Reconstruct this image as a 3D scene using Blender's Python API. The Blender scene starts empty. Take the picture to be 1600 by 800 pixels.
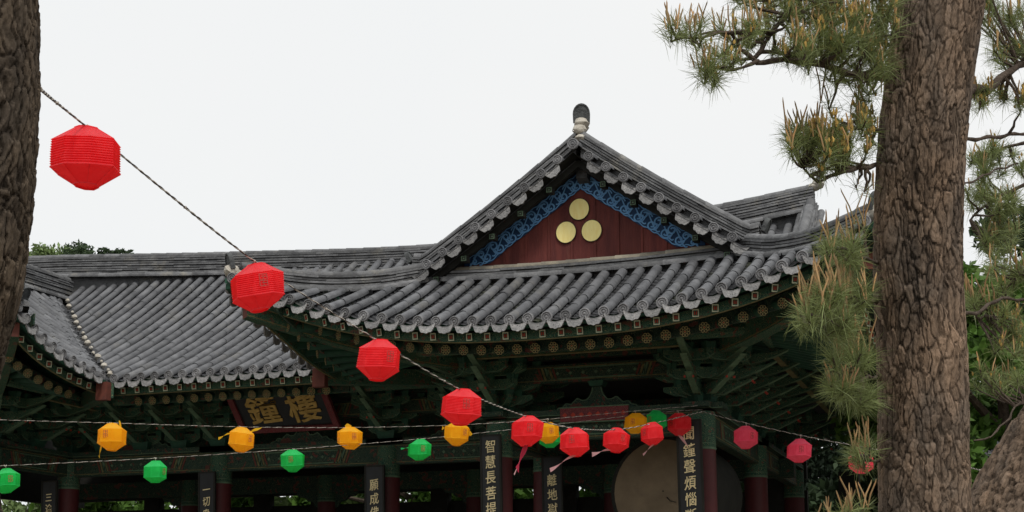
import bpy, math, random
import numpy as np
from mathutils import Vector, Matrix, Euler
R_ = math.radians
rnd = random.Random(7)
sc = bpy.context.scene
COL = sc.collection

# ------------------------------------------------------------------ camera, sky, sun
F, PCX, PCY, AL, TH = 2245.0, 800.0, 600.0, R_(19.6), math.atan(370/2245)
cam_d = bpy.data.cameras.new('camera'); cam = bpy.data.objects.new('camera', cam_d); COL.objects.link(cam)
cam.location = (0, 0, 1.6); cam.rotation_euler = (R_(90)+TH, 0, AL)
cam_d.sensor_width = 36; cam_d.lens = F/1600*36; cam_d.shift_y = 0.125
cam_d.clip_start = .05; cam_d.clip_end = 3000
sc.camera = cam
FW = Vector((-math.sin(AL)*math.cos(TH), math.cos(AL)*math.cos(TH), math.sin(TH)))
RT = Vector((math.cos(AL), math.sin(AL), 0)); UP = RT.cross(FW)
EYE = Vector((0, 0, 1.6))
def at(px, py, Z):
    """a place in the world Z metres ahead of where the photographer stood"""
    return EYE + (FW + RT*((px-PCX)/F) - UP*((py-PCY)/F))*Z

world = bpy.data.worlds.new("World"); sc.world = world; world.use_nodes = True
nt = world.node_tree; nt.nodes.clear()
SUN_EL, SUN_AZ = R_(52), R_(38)      # azimuth: towards +x from the viewer's back (-y)
wo = nt.nodes.new('ShaderNodeOutputWorld'); bg = nt.nodes.new('ShaderNodeBackground')
sky = nt.nodes.new('ShaderNodeTexSky'); sky.sky_type = 'NISHITA'; sky.sun_disc = False
sky.sun_elevation = SUN_EL; sky.sun_rotation = math.pi - SUN_AZ; sky.air_density = 1; sky.dust_density = 4; sky.ozone_density = 1
mixn = nt.nodes.new('ShaderNodeMixRGB'); mixn.inputs[0].default_value = .96
tcw = nt.nodes.new('ShaderNodeTexCoord'); nzw = nt.nodes.new('ShaderNodeTexNoise'); nzw.inputs['Scale'].default_value = 1.6; nzw.inputs['Detail'].default_value = 4
rpw = nt.nodes.new('ShaderNodeValToRGB'); rpw.color_ramp.elements[0].position = .3; rpw.color_ramp.elements[1].position = .7
rpw.color_ramp.elements[0].color = (.905, .935, .95, 1); rpw.color_ramp.elements[1].color = (.965, .965, .955, 1)      # thin, bright overcast
scw = nt.nodes.new('ShaderNodeVectorMath'); scw.operation = 'SCALE'; scw.inputs[3].default_value = 9.75
nt.links.new(tcw.outputs['Generated'], nzw.inputs[0]); nt.links.new(nzw.outputs['Fac'], rpw.inputs[0]); nt.links.new(rpw.outputs[0], scw.inputs[0]); nt.links.new(scw.outputs[0], mixn.inputs[2])
nt.links.new(sky.outputs[0], mixn.inputs[1]); nt.links.new(mixn.outputs[0], bg.inputs[0])
bg.inputs[1].default_value = .1; nt.links.new(bg.outputs[0], wo.inputs[0])
sd = bpy.data.lights.new('sun', 'SUN'); sd.energy = 2.2; sd.angle = R_(12); sd.color = (1, .96, .9)
so = bpy.data.objects.new('sun', sd); COL.objects.link(so)
sdir = Vector((math.sin(SUN_AZ)*math.cos(SUN_EL), -math.cos(SUN_AZ)*math.cos(SUN_EL), math.sin(SUN_EL)))
so.rotation_euler = sdir.to_track_quat('Z', 'Y').to_euler(); so.location = (0, 0, 30)
sc.view_settings.view_transform = 'Standard'; sc.view_settings.look = 'None'
sc.view_settings.exposure = 0.0; sc.view_settings.gamma = 1; sc.view_settings.use_curve_mapping = False

# ------------------------------------------------------------------ materials
def mat(name, col, rough=.8, noise=0, nscale=6, bump=0, bscale=30, tint=0, spec=.3, col2=None, trans=0, stretch=None, metal=0, spots=None, stain=None):
    m = bpy.data.materials.new(name); m.use_nodes = True; n = m.node_tree; L = n.links
    b = n.nodes['Principled BSDF']; b.inputs['Roughness'].default_value = rough
    b.inputs['Specular IOR Level'].default_value = spec; b.inputs['Metallic'].default_value = metal
    tc = n.nodes.new('ShaderNodeTexCoord'); co = tc.outputs['Object']
    if stretch:
        mp = n.nodes.new('ShaderNodeMapping'); mp.inputs['Scale'].default_value = stretch; L.new(co, mp.inputs[0]); co = mp.outputs[0]
    c1 = (*col, 1); c2 = (*(col2 or tuple(c*(1-noise) for c in col)), 1)
    out = None
    if noise or col2:
        nz = n.nodes.new('ShaderNodeTexNoise'); nz.inputs['Scale'].default_value = nscale; nz.inputs['Detail'].default_value = 7
        nz.inputs['Roughness'].default_value = .65
        L.new(co, nz.inputs['Vector'])
        rp = n.nodes.new('ShaderNodeValToRGB'); rp.color_ramp.elements[0].position = .36; rp.color_ramp.elements[1].position = .64
        rp.color_ramp.elements[0].color = c2; rp.color_ramp.elements[1].color = c1
        L.new(nz.outputs['Fac'], rp.inputs[0]); out = rp.outputs[0]
    if spots:
        vo = n.nodes.new('ShaderNodeTexVoronoi'); vo.inputs['Scale'].default_value = spots[0]; L.new(co, vo.inputs['Vector'])
        rs = n.nodes.new('ShaderNodeValToRGB'); rs.color_ramp.elements[0].position = spots[1]; rs.color_ramp.elements[1].position = spots[1]+.08
        rs.color_ramp.elements[0].color = (1, 1, 1, 1); rs.color_ramp.elements[1].color = (0, 0, 0, 1)
        L.new(vo.outputs['Distance'], rs.inputs[0])
        ms = n.nodes.new('ShaderNodeMixRGB'); L.new(rs.outputs[0], ms.inputs[0]); ms.inputs[2].default_value = (*spots[2], 1)
        if out: L.new(out, ms.inputs[1])
        else: ms.inputs[1].default_value = c1
        out = ms.outputs[0]
    if stain:
        zs = n.nodes.new('ShaderNodeTexNoise'); zs.inputs['Scale'].default_value = stain[0]; zs.inputs['Detail'].default_value = 9; zs.inputs['Roughness'].default_value = .72; L.new(co, zs.inputs['Vector'])
        rz = n.nodes.new('ShaderNodeValToRGB'); rz.color_ramp.elements[0].position = stain[1]; rz.color_ramp.elements[1].position = stain[1]+.14
        rz.color_ramp.elements[0].color = (0, 0, 0, 1); rz.color_ramp.elements[1].color = (stain[3],)*3+(1,); L.new(zs.outputs['Fac'], rz.inputs[0])
        mz = n.nodes.new('ShaderNodeMixRGB'); L.new(rz.outputs[0], mz.inputs[0]); mz.inputs[2].default_value = (*stain[2], 1)
        if out: L.new(out, mz.inputs[1])
        else: mz.inputs[1].default_value = c1
        out = mz.outputs[0]
    if tint:
        a = n.nodes.new('ShaderNodeAttribute'); a.attribute_name = 'tint'
        mr = n.nodes.new('ShaderNodeMapRange'); mr.inputs[3].default_value = 1-tint; mr.inputs[4].default_value = 1+tint
        L.new(a.outputs['Fac'], mr.inputs[0])
        mx = n.nodes.new('ShaderNodeVectorMath'); mx.operation = 'SCALE'
        if out: L.new(out, mx.inputs[0])
        else: mx.inputs[0].default_value = col
        L.new(mr.outputs[0], mx.inputs[3]); out = mx.outputs[0]
    if out: L.new(out, b.inputs['Base Color'])
    else: b.inputs['Base Color'].default_value = c1
    if bump:
        nb = n.nodes.new('ShaderNodeTexNoise'); nb.inputs['Scale'].default_value = bscale; nb.inputs['Detail'].default_value = 8
        L.new(co, nb.inputs['Vector']); bp = n.nodes.new('ShaderNodeBump'); bp.inputs['Strength'].default_value = bump; bp.inputs['Distance'].default_value = .02
        L.new(nb.outputs['Fac'], bp.inputs['Height']); L.new(bp.outputs[0], b.inputs['Normal'])
    if trans:
        tr = n.nodes.new('ShaderNodeBsdfTranslucent'); ms = n.nodes.new('ShaderNodeMixShader'); ms.inputs[0].default_value = trans
        if out: L.new(out, tr.inputs[0])
        else: tr.inputs[0].default_value = c1
        o = n.nodes['Material Output']; L.new(b.outputs[0], ms.inputs[1]); L.new(tr.outputs[0], ms.inputs[2]); L.new(ms.outputs[0], o.inputs[0])
    return m

M = {}
M['tile'] = mat('roof tile', (.138, .141, .148), .58, col2=(.078, .080, .086), nscale=5, bump=.4, bscale=60, tint=.19, stain=(1.6, .56, (.20, .19, .165), .45))
M['pan'] = mat('pan tile', (.065, .067, .072), .75, col2=(.034, .035, .038), nscale=9, bump=.5, bscale=50, tint=.25, stain=(1.4, .55, (.075, .085, .045), .8))
M['drip'] = mat('drip tile', (.285, .28, .275), .8, col2=(.16, .16, .162), nscale=24, bump=.6, bscale=70, tint=.3, spots=(38, .16, (.07, .07, .07)))
M['disc'] = mat('disc tile', (.2, .2, .205), .7, col2=(.11, .11, .115), nscale=22, bump=.5, bscale=70, tint=.3)
M['ridge'] = mat('ridge tile', (.15, .152, .155), .7, col2=(.085, .086, .09), nscale=8, bump=.5, bscale=50, tint=.35, stain=(2.2, .55, (.24, .225, .19), .7))
M['oldridge'] = mat('weathered ridge tile', (.3, .265, .2), .8, col2=(.15, .14, .12), nscale=4, bump=.5, bscale=50, tint=.3)
M['mortar'] = mat('lime mortar', (.50, .47, .41), .9, col2=(.34, .31, .26), nscale=14, bump=.8, bscale=30)
M['finial'] = mat('finial tile', (.07, .075, .075), .6, col2=(.03, .032, .034), nscale=14, bump=.5, bscale=40)
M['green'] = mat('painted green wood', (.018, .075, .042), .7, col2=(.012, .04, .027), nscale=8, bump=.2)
M['green2'] = mat('painted pale green edge', (.10, .17, .10), .7, noise=.4, nscale=12)
M['dark'] = mat('dark stained wood', (.022, .022, .018), .8, noise=.4, nscale=5, bump=.2)
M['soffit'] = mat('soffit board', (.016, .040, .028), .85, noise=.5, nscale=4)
M['red'] = mat('oxblood painted boards', (.155, .036, .028), .75, col2=(.082, .018, .017), nscale=2.5, bump=.35, bscale=30, stretch=(3, 1, .4), tint=.18, stain=(4, .56, (.20, .075, .055), .5))
M['colred'] = mat('oxblood column paint', (.085, .014, .015), .6, noise=.35, nscale=3)
M['gold'] = mat('yellow gold paint', (.97, .85, .36), .6, col2=(.92, .76, .28), nscale=6, stretch=(4, 1, 1))
M['goldtext'] = mat('gold lettering', (.88, .74, .42), .5, noise=.15)
M['dullgold'] = mat('dull gold lettering', (.55, .37, .11), .6, col2=(.36, .23, .06), nscale=10)
M['black'] = mat('black lacquer', (.018, .02, .022), .5, noise=.3)
M['navy'] = mat('navy paint', (.014, .05, .13), .7, noise=.4, nscale=12)
M['blue'] = mat('scroll blue paint', (.17, .38, .66), .7, col2=(.11, .27, .52), nscale=20)
M['yel'] = mat('ochre outline paint', (.40, .34, .14), .7, noise=.4, nscale=20)
M['dimyel'] = mat('dark ochre line paint', (.16, .14, .06), .8, noise=.5, nscale=15)  # same ochre as the outlines in a darker tone
M['white'] = mat('off-white outline paint', (.55, .58, .42), .7, noise=.3, nscale=20)
M['redp'] = mat('vermilion paint', (.42, .05, .03), .7, noise=.3, nscale=20)
M['rust'] = mat('red-brown end paint', (.14, .04, .026), .8, col2=(.09, .03, .022), nscale=9)
M['skin'] = mat('drum skin', (.23, .175, .11), .7, col2=(.16, .12, .075), nscale=2.2, bump=.1, stain=(3, .55, (.12, .09, .06), .5))
M['stone'] = mat('granite', (.36, .35, .33), .85, noise=.3, nscale=20, bump=.3)
M['ground'] = mat('packed sandy earth', (.20, .17, .13), .95, noise=.3, nscale=.6, bump=.4, bscale=8)
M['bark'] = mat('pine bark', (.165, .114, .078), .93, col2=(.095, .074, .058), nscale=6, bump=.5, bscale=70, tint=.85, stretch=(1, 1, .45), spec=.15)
M['barkd'] = mat('dark old pine bark', (.082, .062, .044), .95, col2=(.045, .036, .028), nscale=6, bump=.5, bscale=60, tint=.8, stretch=(1, 1, .45), spec=.1)  # darker tone of bark for the left trunk
M['barkb'] = mat('grey brown branch bark', (.11, .085, .068), .95, noise=.5, nscale=20, bump=.6, bscale=80, spec=.1)
M['needle'] = mat('pine needles', (.195, .235, .085), .5, tint=.5, trans=.3, spec=.4)
M['needled'] = mat('dark pine needles', (.055, .085, .035), .6, tint=.4, trans=.2, spec=.3)
M['candle'] = mat('pine candles', (.36, .20, .085), .7, col2=(.22, .17, .08), nscale=30, tint=.35)
M['cone'] = mat('pollen cones', (.45, .29, .075), .8, noise=.4, nscale=60, tint=.3)
M['leaf'] = mat('bright leaves', (.085, .17, .028), .6, tint=.5, trans=.35)
M['leafd'] = mat('dark leaves', (.035, .06, .025), .7, tint=.45, trans=.2)
M['leafvd'] = mat('darkened backdrop leaves', (.016, .030, .014), .8, tint=.4, trans=.1)  # darkened to stand in for the dark building beyond the right columns
M['leafp'] = mat('pale spring leaves', (.17, .24, .09), .6, tint=.35, trans=.3)
M['cordw'] = mat('pale twisted cord', (.55, .50, .44), .8, noise=.5, nscale=60)
M['cordd'] = mat('dark twisted cord', (.045, .035, .03), .8, noise=.4, nscale=60)
def paper(name, c, c2):
    return mat(name, c, .45, col2=c2, nscale=14, trans=.58, bump=.4, bscale=9, spec=.3)
M['lred'] = paper('red lantern paper', (.96, .09, .105), (.90, .05, .065))
M['lyel'] = paper('yellow lantern paper', (.98, .62, .03), (.95, .54, .02))
M['lgrn'] = paper('green lantern paper', (.05, .72, .20), (.035, .62, .16))
M['lpnk'] = paper('pink lantern paper', (.98, .20, .30), (.92, .14, .24))
M['ribr'] = paper('crimson ribbon', (.62, .05, .10), (.55, .04, .09)); M['ribp'] = paper('pale pink ribbon', (.85, .5, .5), (.8, .42, .44))
M['ink'] = mat('lantern print ink', (.30, .06, .05), .7)

def dancheong(name, base, second, line, scale, lw=.07, red=(.17, .03, .025)):
    """painted scroll-like pattern: cells of two greens with ochre outlines and a few red cells"""
    m = bpy.data.materials.new(name); m.use_nodes = True; n = m.node_tree; L = n.links; b = n.nodes['Principled BSDF']
    b.inputs['Roughness'].default_value = .7; b.inputs['Specular IOR Level'].default_value = .2
    tc = n.nodes.new('ShaderNodeTexCoord')
    nz = n.nodes.new('ShaderNodeTexNoise'); nz.inputs['Scale'].default_value = scale*.45; nz.inputs['Detail'].default_value = 2
    L.new(tc.outputs['Object'], nz.inputs[0])
    mm = n.nodes.new('ShaderNodeVectorMath'); mm.operation = 'MULTIPLY_ADD'; L.new(nz.outputs['Color'], mm.inputs[0]); mm.inputs[1].default_value = (.35, .35, .35); L.new(tc.outputs['Object'], mm.inputs[2])
    v = n.nodes.new('ShaderNodeTexVoronoi'); v.inputs['Scale'].default_value = scale; L.new(mm.outputs[0], v.inputs[0])
    ring = n.nodes.new('ShaderNodeMath'); ring.operation = 'MULTIPLY'; L.new(v.outputs['Distance'], ring.inputs[0]); ring.inputs[1].default_value = 4.2
    fr = n.nodes.new('ShaderNodeMath'); fr.operation = 'FRACT'; L.new(ring.outputs[0], fr.inputs[0])
    r1 = n.nodes.new('ShaderNodeValToRGB'); r1.color_ramp.interpolation = 'LINEAR'
    e = r1.color_ramp.elements; e[0].position = 0; e[0].color = (*line, 1); e[1].position = lw*2; e[1].color = (*base, 1)
    x = e.new(.55); x.color = (*base, 1); x = e.new(.62); x.color = (*second, 1); x = e.new(1); x.color = (*second, 1)
    L.new(fr.outputs[0], r1.inputs[0])
    sp = n.nodes.new('ShaderNodeSeparateColor'); L.new(v.outputs['Color'], sp.inputs[0])
    g = n.nodes.new('ShaderNodeMath'); g.operation = 'GREATER_THAN'; g.inputs[1].default_value = .90; L.new(sp.outputs[0], g.inputs[0])
    mx = n.nodes.new('ShaderNodeMixRGB'); L.new(g.outputs[0], mx.inputs[0]); L.new(r1.outputs[0], mx.inputs[1])
    r2 = n.nodes.new('ShaderNodeMixRGB'); r2.blend_type = 'MIX'; r2.inputs[0].default_value = .5; L.new(r1.outputs[0], r2.inputs[1]); r2.inputs[2].default_value = (*red, 1)
    L.new(r2.outputs[0], mx.inputs[2]); L.new(mx.outputs[0], b.inputs['Base Color'])
    return m
M['dan'] = dancheong('painted scroll pattern on green', (.024, .085, .052), (.012, .04, .03), (.34, .31, .15), 17)
M['dan2'] = dancheong('painted pattern on dark green', (.018, .046, .032), (.010, .022, .017), (.19, .19, .10), 15)
M['danred'] = dancheong('painted red lattice', (.16, .03, .035), (.10, .02, .025), (.30, .20, .16), 22, red=(.2, .03, .03))

# ------------------------------------------------------------------ mesh helpers
class MB:
    def __init__(s): s.v = []; s.f = []; s.m = []; s.t = []
    def add(s, vs, fs, mi=0, t=.5):
        o = len(s.v); s.v.extend([tuple(p) for p in vs])
        for f in fs: s.f.append(tuple(i+o for i in f)); s.m.append(mi); s.t.append(t)
    def box(s, c, d, ax=None, mi=0, t=.5, taper=1):
        """centre c, half sizes d, optional 3 axes"""
        c = Vector(c); A = ax or (Vector((1, 0, 0)), Vector((0, 1, 0)), Vector((0, 0, 1)))
        vs = []
        for sz in (-1, 1):
            k = taper if sz < 0 else 1
            for sy in (-1, 1):
                for sx in (-1, 1): vs.append(c+A[0]*(sx*d[0]*k)+A[1]*(sy*d[1]*k)+A[2]*(sz*d[2]))
        s.add(vs, [(0, 2, 3, 1), (4, 5, 7, 6), (0, 1, 5, 4), (2, 6, 7, 3), (0, 4, 6, 2), (1, 3, 7, 5)], mi, t)
    def beam(s, a, b, w, h, mi=0, t=.5, up=Vector((0, 0, 1))):
        a = Vector(a); b = Vector(b); d = (b-a); l = d.length; d.normalize(); x = d.cross(up).normalized(); z = x.cross(d)
        s.box((a+b)/2, (l/2, w/2, h/2), (d, x, z), mi, t)
    def tube(s, pts, rad, n=6, mi=0, t=.5, cap=True):
        pts = [Vector(p) for p in pts]; vs = []; N = len(pts)
        ref = Vector((.13, .21, 1)).normalized()
        for i, p in enumerate(pts):
            d = (pts[min(i+1, N-1)]-pts[max(i-1, 0)])
            if d.length < 1e-9: d = Vector((0, 0, 1))
            d.normalize(); rf = ref if abs(d.dot(ref)) < .95 else Vector((1, 0, 0))
            x = d.cross(rf).normalized(); y = d.cross(x); r = rad[i] if hasattr(rad, '__len__') else rad
            for k in range(n): a = 2*math.pi*k/n; vs.append(p+x*(math.cos(a)*r)+y*(math.sin(a)*r))
        fs = [(i*n+k, i*n+(k+1) % n, (i+1)*n+(k+1) % n, (i+1)*n+k) for i in range(N-1) for k in range(n)]
        if cap: fs += [tuple(range(n-1, -1, -1)), tuple((N-1)*n+k for k in range(n))]
        s.add(vs, fs, mi, t)
    def prism(s, outline, o, X, Y, th, mi=0, t=.5):
        """2D outline extruded by th along X x Y, centred"""
        o = Vector(o); X = Vector(X); Y = Vector(Y); Z = X.cross(Y).normalized(); n = len(outline)
        vs = [o+X*p[0]+Y*p[1]-Z*th/2 for p in outline]+[o+X*p[0]+Y*p[1]+Z*th/2 for p in outline]
        s.add(vs, [tuple(range(n-1, -1, -1)), tuple(range(n, 2*n))]+[(i, (i+1) % n, n+(i+1) % n, n+i) for i in range(n)], mi, t)
    def obj(s, name, mats, parent=None, smooth=None):
        me = bpy.data.meshes.new(name)
        me.from_pydata(s.v, [], s.f)
        for m in (mats if isinstance(mats, (list, tuple)) else [mats]): me.materials.append(m)
        me.polygons.foreach_set('material_index', s.m)
        a = me.attributes.new('tint', 'FLOAT', 'FACE'); a.data.foreach_set('value', s.t)
        if smooth:
            me.polygons.foreach_set('use_smooth', [True]*len(me.polygons)); me.set_sharp_from_angle(angle=R_(smooth))
        me.update()
        o = bpy.data.objects.new(name, me); COL.objects.link(o)
        if parent: o.parent = parent
        return o
def npobj(name, V, Fq, mats, parent=None, tint=None, smooth=False):
    me = bpy.data.meshes.new(name); nv = len(V); nf = len(Fq); k = Fq.shape[1]
    me.vertices.add(nv); me.vertices.foreach_set('co', V.astype(np.float32).ravel())
    me.loops.add(nf*k); me.loops.foreach_set('vertex_index', Fq.astype(np.int32).ravel())
    me.polygons.add(nf); me.polygons.foreach_set('loop_start', np.arange(0, nf*k, k, dtype=np.int32))
    me.materials.append(mats)
    me.update(calc_edges=True)
    if tint is not None:
        a = me.attributes.new('tint', 'FLOAT', 'FACE'); a.data.foreach_set('value', tint.astype(np.float32))
    if smooth: me.polygons.foreach_set('use_smooth', np.ones(nf, dtype=bool))
    me.validate()
    o = bpy.data.objects.new(name, me); COL.objects.link(o)
    if parent: o.parent = parent
    return o
def thing(name, label, cat, loc=(0, 0, 0), group=None):
    o = bpy.data.objects.new(name, None); COL.objects.link(o); o.location = loc; o.empty_display_size = .2
    o['label'] = label; o['category'] = cat
    if group: o['group'] = group
    return o
def part(o, parent):
    """parent keeping world placement (meshes are modelled in world coordinates)"""
    o.parent = parent; o.matrix_parent_inverse = Matrix.Translation(-parent.location); return o
def tag(o, label, cat, group=None):
    o['label'] = label; o['category'] = cat
    if group: o['group'] = group
    return o
def inst(src, name, loc, rot, parent):
    o = src.copy(); o.name = name; COL.objects.link(o); o.parent = parent
    o.location = Vector(loc)-parent.location; o.rotation_euler = rot; return o
def inst_tree(src, name, loc, rot, parent):
    o = inst(src, name, loc, rot, parent)
    for ch in src.children:
        c = ch.copy(); COL.objects.link(c); c.parent = o
    return o

# ------------------------------------------------------------------ ground
g = MB(); g.add([(-900, -300, 0), (900, -300, 0), (900, 1500, 0), (-900, 1500, 0)], [(0, 1, 2, 3)])
o = g.obj('ground', M['ground']); o['kind'] = 'structure'

# ------------------------------------------------------------------ THE PAVILION
XC = -4.76; T2 = -10.1; HW = 3.45; YE = 14.2; YM = 16.0; YR = 19.8; H0 = 4.78
def hh(t): return .46*t+.042*t*t
def glift(t): return max(0.0, 1-t/3.0)
def eave_front(x, xc):
    s = min(abs(x-xc)/HW, 1.08); return YE-.42*s**3, .60*s**2.6
def side_lift(y): return .62*max(0.0, 1-(y-13.75)/2.7)**2.2
pav = thing('temple_pavilion', 'grey tiled temple pavilion with green eaves and three gold discs on its dark red gable', 'temple', (XC, 19, 0))
SP = .21; CR = .057

def col_tiles(mb, P, lat, t0, t1, r=CR, seg=.34, cap=True, nseg=9):
    """a row of half-round cover tiles going up the slope, with a step at every joint"""
    ts = [t0]; t = t0+seg*(.7+.3*rnd.random())
    while t < t1-.08: ts.append(t); t += seg
    ts.append(t1); vs = []; rows = 0; n = nseg; tints = []
    jit = Vector(lat)*rnd.uniform(-.004, .004)
    for i in range(len(ts)-1):
        tt = rnd.random(); jj = jit+Vector(lat)*rnd.uniform(-.005, .005)+Vector((0, 0, rnd.uniform(-.004, .004)))
        for (tq, rr) in ((ts[i]-.012, r*1.055), ((ts[i]+ts[i+1])/2, r*1.0), (ts[i+1], r*.95)):
            p = P(tq)+jj
            for k in range(n):
                a = math.pi*(-.08+1.16*k/(n-1)); vs.append(p+Vector(lat)*(math.cos(a)*rr)+Vector((0, 0, math.sin(a)*rr)))
            rows += 1; tints.append(tt)
    base = len(mb.v); mb.v.extend([tuple(v) for v in vs])
    for j in range(rows-1):
        for k in range(n-1):
            mb.f.append((base+j*n+k, base+j*n+k+1, base+(j+1)*n+k+1, base+(j+1)*n+k)); mb.m.append(0); mb.t.append(tints[j])
    if cap:
        mb.f.append(tuple(base+k for k in range(n-1, -1, -1))); mb.m.append(0); mb.t.append(.5)
        mb.f.append(tuple(base+(rows-1)*n+k for k in range(n))); mb.m.append(0); mb.t.append(.5)
def disc(mb, c, out, r=.062, th=.03):
    """end disc with a raised rim, inner ring and boss"""
    out = Vector(out).normalized(); x = Vector((0, 0, 1)).cross(out).normalized(); y = out.cross(x); c = Vector(c)
    prof = [(1.02, -th), (1.0, 0), (.84, .004), (.78, -.008), (.62, -.008), (.56, .002), (.46, .002), (.40, -.008), (.24, -.006), (.14, .004), (0.01, .006)]
    n = 14; vs = []
    for (q, z) in prof:
        for k in range(n): a = 2*math.pi*k/n; vs.append(c+x*(math.cos(a)*r*q)+y*(math.sin(a)*r*q)+out*z)
    fs = [(i*n+k, i*n+(k+1) % n, (i+1)*n+(k+1) % n, (i+1)*n+k) for i in range(len(prof)-1) for k in range(n)]
    mb.add(vs, fs, 0, rnd.random())
DRIP = []
for k in range(13):
    u = -1+2*k/12; DRIP.append((u*.100, -.012-.040*(1-u*u)))
for k in range(15):
    u = .96-1.92*k/14; w = (1-abs(u)**3.4); DRIP.append((u*.098, -.040-.088*w-.006*math.cos(u*10)))
def drip(mb, c, out, s=1.0):
    """hanging crescent tile, tilted a little, with a thin raised rim"""
    out = Vector(out).normalized(); x = Vector((0, 0, 1)).cross(out).normalized(); y = (Vector((0, 0, 1))+out*-.22).normalized()
    ol = [(p[0]*s, p[1]*s) for p in DRIP]
    t = rnd.random()
    mb.prism(ol, Vector(c), x, y, .014, 0, t)
    k = len(ol); cxm = (0, -.075*s)
    inn = [((p[0]-cxm[0])*.86+cxm[0], (p[1]-cxm[1])*.82+cxm[1]) for p in ol]
    z = out*.010; vs = [Vector(c)+x*p[0]+y*p[1]+z for p in ol]+[Vector(c)+x*p[0]+y*p[1]+z for p in inn]+[Vector(c)+x*p[0]+y*p[1]+out*.007 for p in inn]
    mb.add(vs, [(i, (i+1) % k, k+(i+1) % k, k+i) for i in range(k)]+[(k+i, k+(i+1) % k, 2*k+(i+1) % k, 2*k+i) for i in range(k)], 0, t)
def pan_strip(mb, Pa, Pb, t0, t1, step=.105):
    """concave pan tiles between two cover rows: overlapping lips"""
    n = 5; t = t0; vs = []; rows = 0; tt = []
    while t < t1-.01:
        te = min(t+step, t1); tn = rnd.random()
        for (tq, dz) in ((t, .024), (te, .0)):
            a = Pa(tq); b = Pb(tq)
            for k in range(n):
                u = k/(n-1); p = a.lerp(b, u); p.z += dz-.05*(1-(2*u-1)**2)-.012; vs.append(p)
            rows += 1; tt.append(tn)
        t = te
    if rows < 2: return
    base = len(mb.v); mb.v.extend([tuple(v) for v in vs])
    for j in range(rows-1):
        for k in range(n-1):
            mb.f.append((base+j*n+k, base+j*n+k+1, base+(j+1)*n+k+1, base+(j+1)*n+k)); mb.m.append(0); mb.t.append(tt[j])

def slope(parent, name, S, point, lat, out, tmax, ends=True, endcap=None, tmin=None):
    """S: positions along the eave; point(s,t)->Vector; returns the roof slope mesh with its disc and drip tiles as children"""
    c = MB(); p = MB(); d = MB(); dr = MB(); mo = MB()
    for i, s in enumerate(S):
        tm = tmax(s); t0 = tmin(s) if tmin else 0
        if tm-t0 > .1:
            col_tiles(c, lambda t, s=s: point(s, t)+Vector((0, 0, .012)), lat, t0-.02, tm)
            if ends and t0 <= 0:
                q = point(s, -.045); disc(d, (q.x, q.y, q.z+.018), out)
            if endcap and tm < endcap[1]:
                q = point(s, tm); e = endcap[0]
                blob(mo, q+Vector((rnd.uniform(-.01, .01), 0, -.0)), .05*rnd.uniform(.85, 1.15))
        if i < len(S)-1:
            s2 = S[i+1]; tm2 = tmax(s2); t02 = tmin(s2) if tmin else 0
            if max(tm, tm2)-min(t0, t02) > .1:
                pan_strip(p, lambda t, s=s: point(s, t), lambda t, s=s2: point(s, t), max(t0, t02) if t0 != t02 else t0, max(.05, min(tm, tm2)+.16))
                if ends and max(t0, t02) <= 0:
                    q = (point(s, -.03)+point(s2, -.03))/2; drip(dr, q, out)
    r = c.obj(name, [M['tile']], None, 40); part(r, parent)
    for b, nm, m in ((p, 'pan_tiles', M['pan']), (d, 'disc_tiles', M['disc']), (dr, 'drip_tiles', M['drip']), (mo, 'mortar_joints', M['mortar'])):
        if b.v:
            o = b.obj(nm, [m], None, 45 if nm != 'pan_tiles' else None); o.parent = r
    return r
def blob(mb, c, r, squash=.8):
    n = 7; vs = []
    for i in range(5):
        ph = math.pi*(i/4); 
        for k in range(n):
            a = 2*math.pi*k/n+i; rr = r*max(.02, math.sin(ph))*rnd.uniform(.85, 1.15)
            vs.append(Vector(c)+Vector((math.cos(a)*rr, math.sin(a)*rr, r*squash*math.cos(ph))))
    mb.add(vs, [(i*n+k, i*n+(k+1) % n, (i+1)*n+(k+1) % n, (i+1)*n+k) for i in range(4) for k in range(n)], 0, rnd.random())
def resample(pts, step):
    pts = [Vector(p) for p in pts]; out = [pts[0]]; 
    L = [0]
    for i in range(1, len(pts)): L.append(L[-1]+(pts[i]-pts[i-1]).length)
    n = max(2, int(round(L[-1]/step))); res = []
    for k in range(n+1):
        d = L[-1]*k/n; i = 1
        while i < len(L)-1 and L[i] < d: i += 1
        u = (d-L[i-1])/max(1e-9, L[i]-L[i-1]); res.append(pts[i-1].lerp(pts[i], min(1, max(0, u))))
    return res
def smooth_path(P, step=.1):
    """Catmull-Rom through P"""
    P = [Vector(p) for p in P]; Q = [P[0]*2-P[1]]+P+[P[-1]*2-P[-2]]; out = []
    for i in range(1, len(Q)-2):
        for k in range(12):
            u = k/12; a, b, c, d = Q[i-1], Q[i], Q[i+1], Q[i+2]
            out.append(.5*((2*b)+(c-a)*u+(2*a-5*b+4*c-d)*u*u+(3*b-a-3*c+d)*u**3))
    out.append(P[-1]); return resample(out, step)
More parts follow.
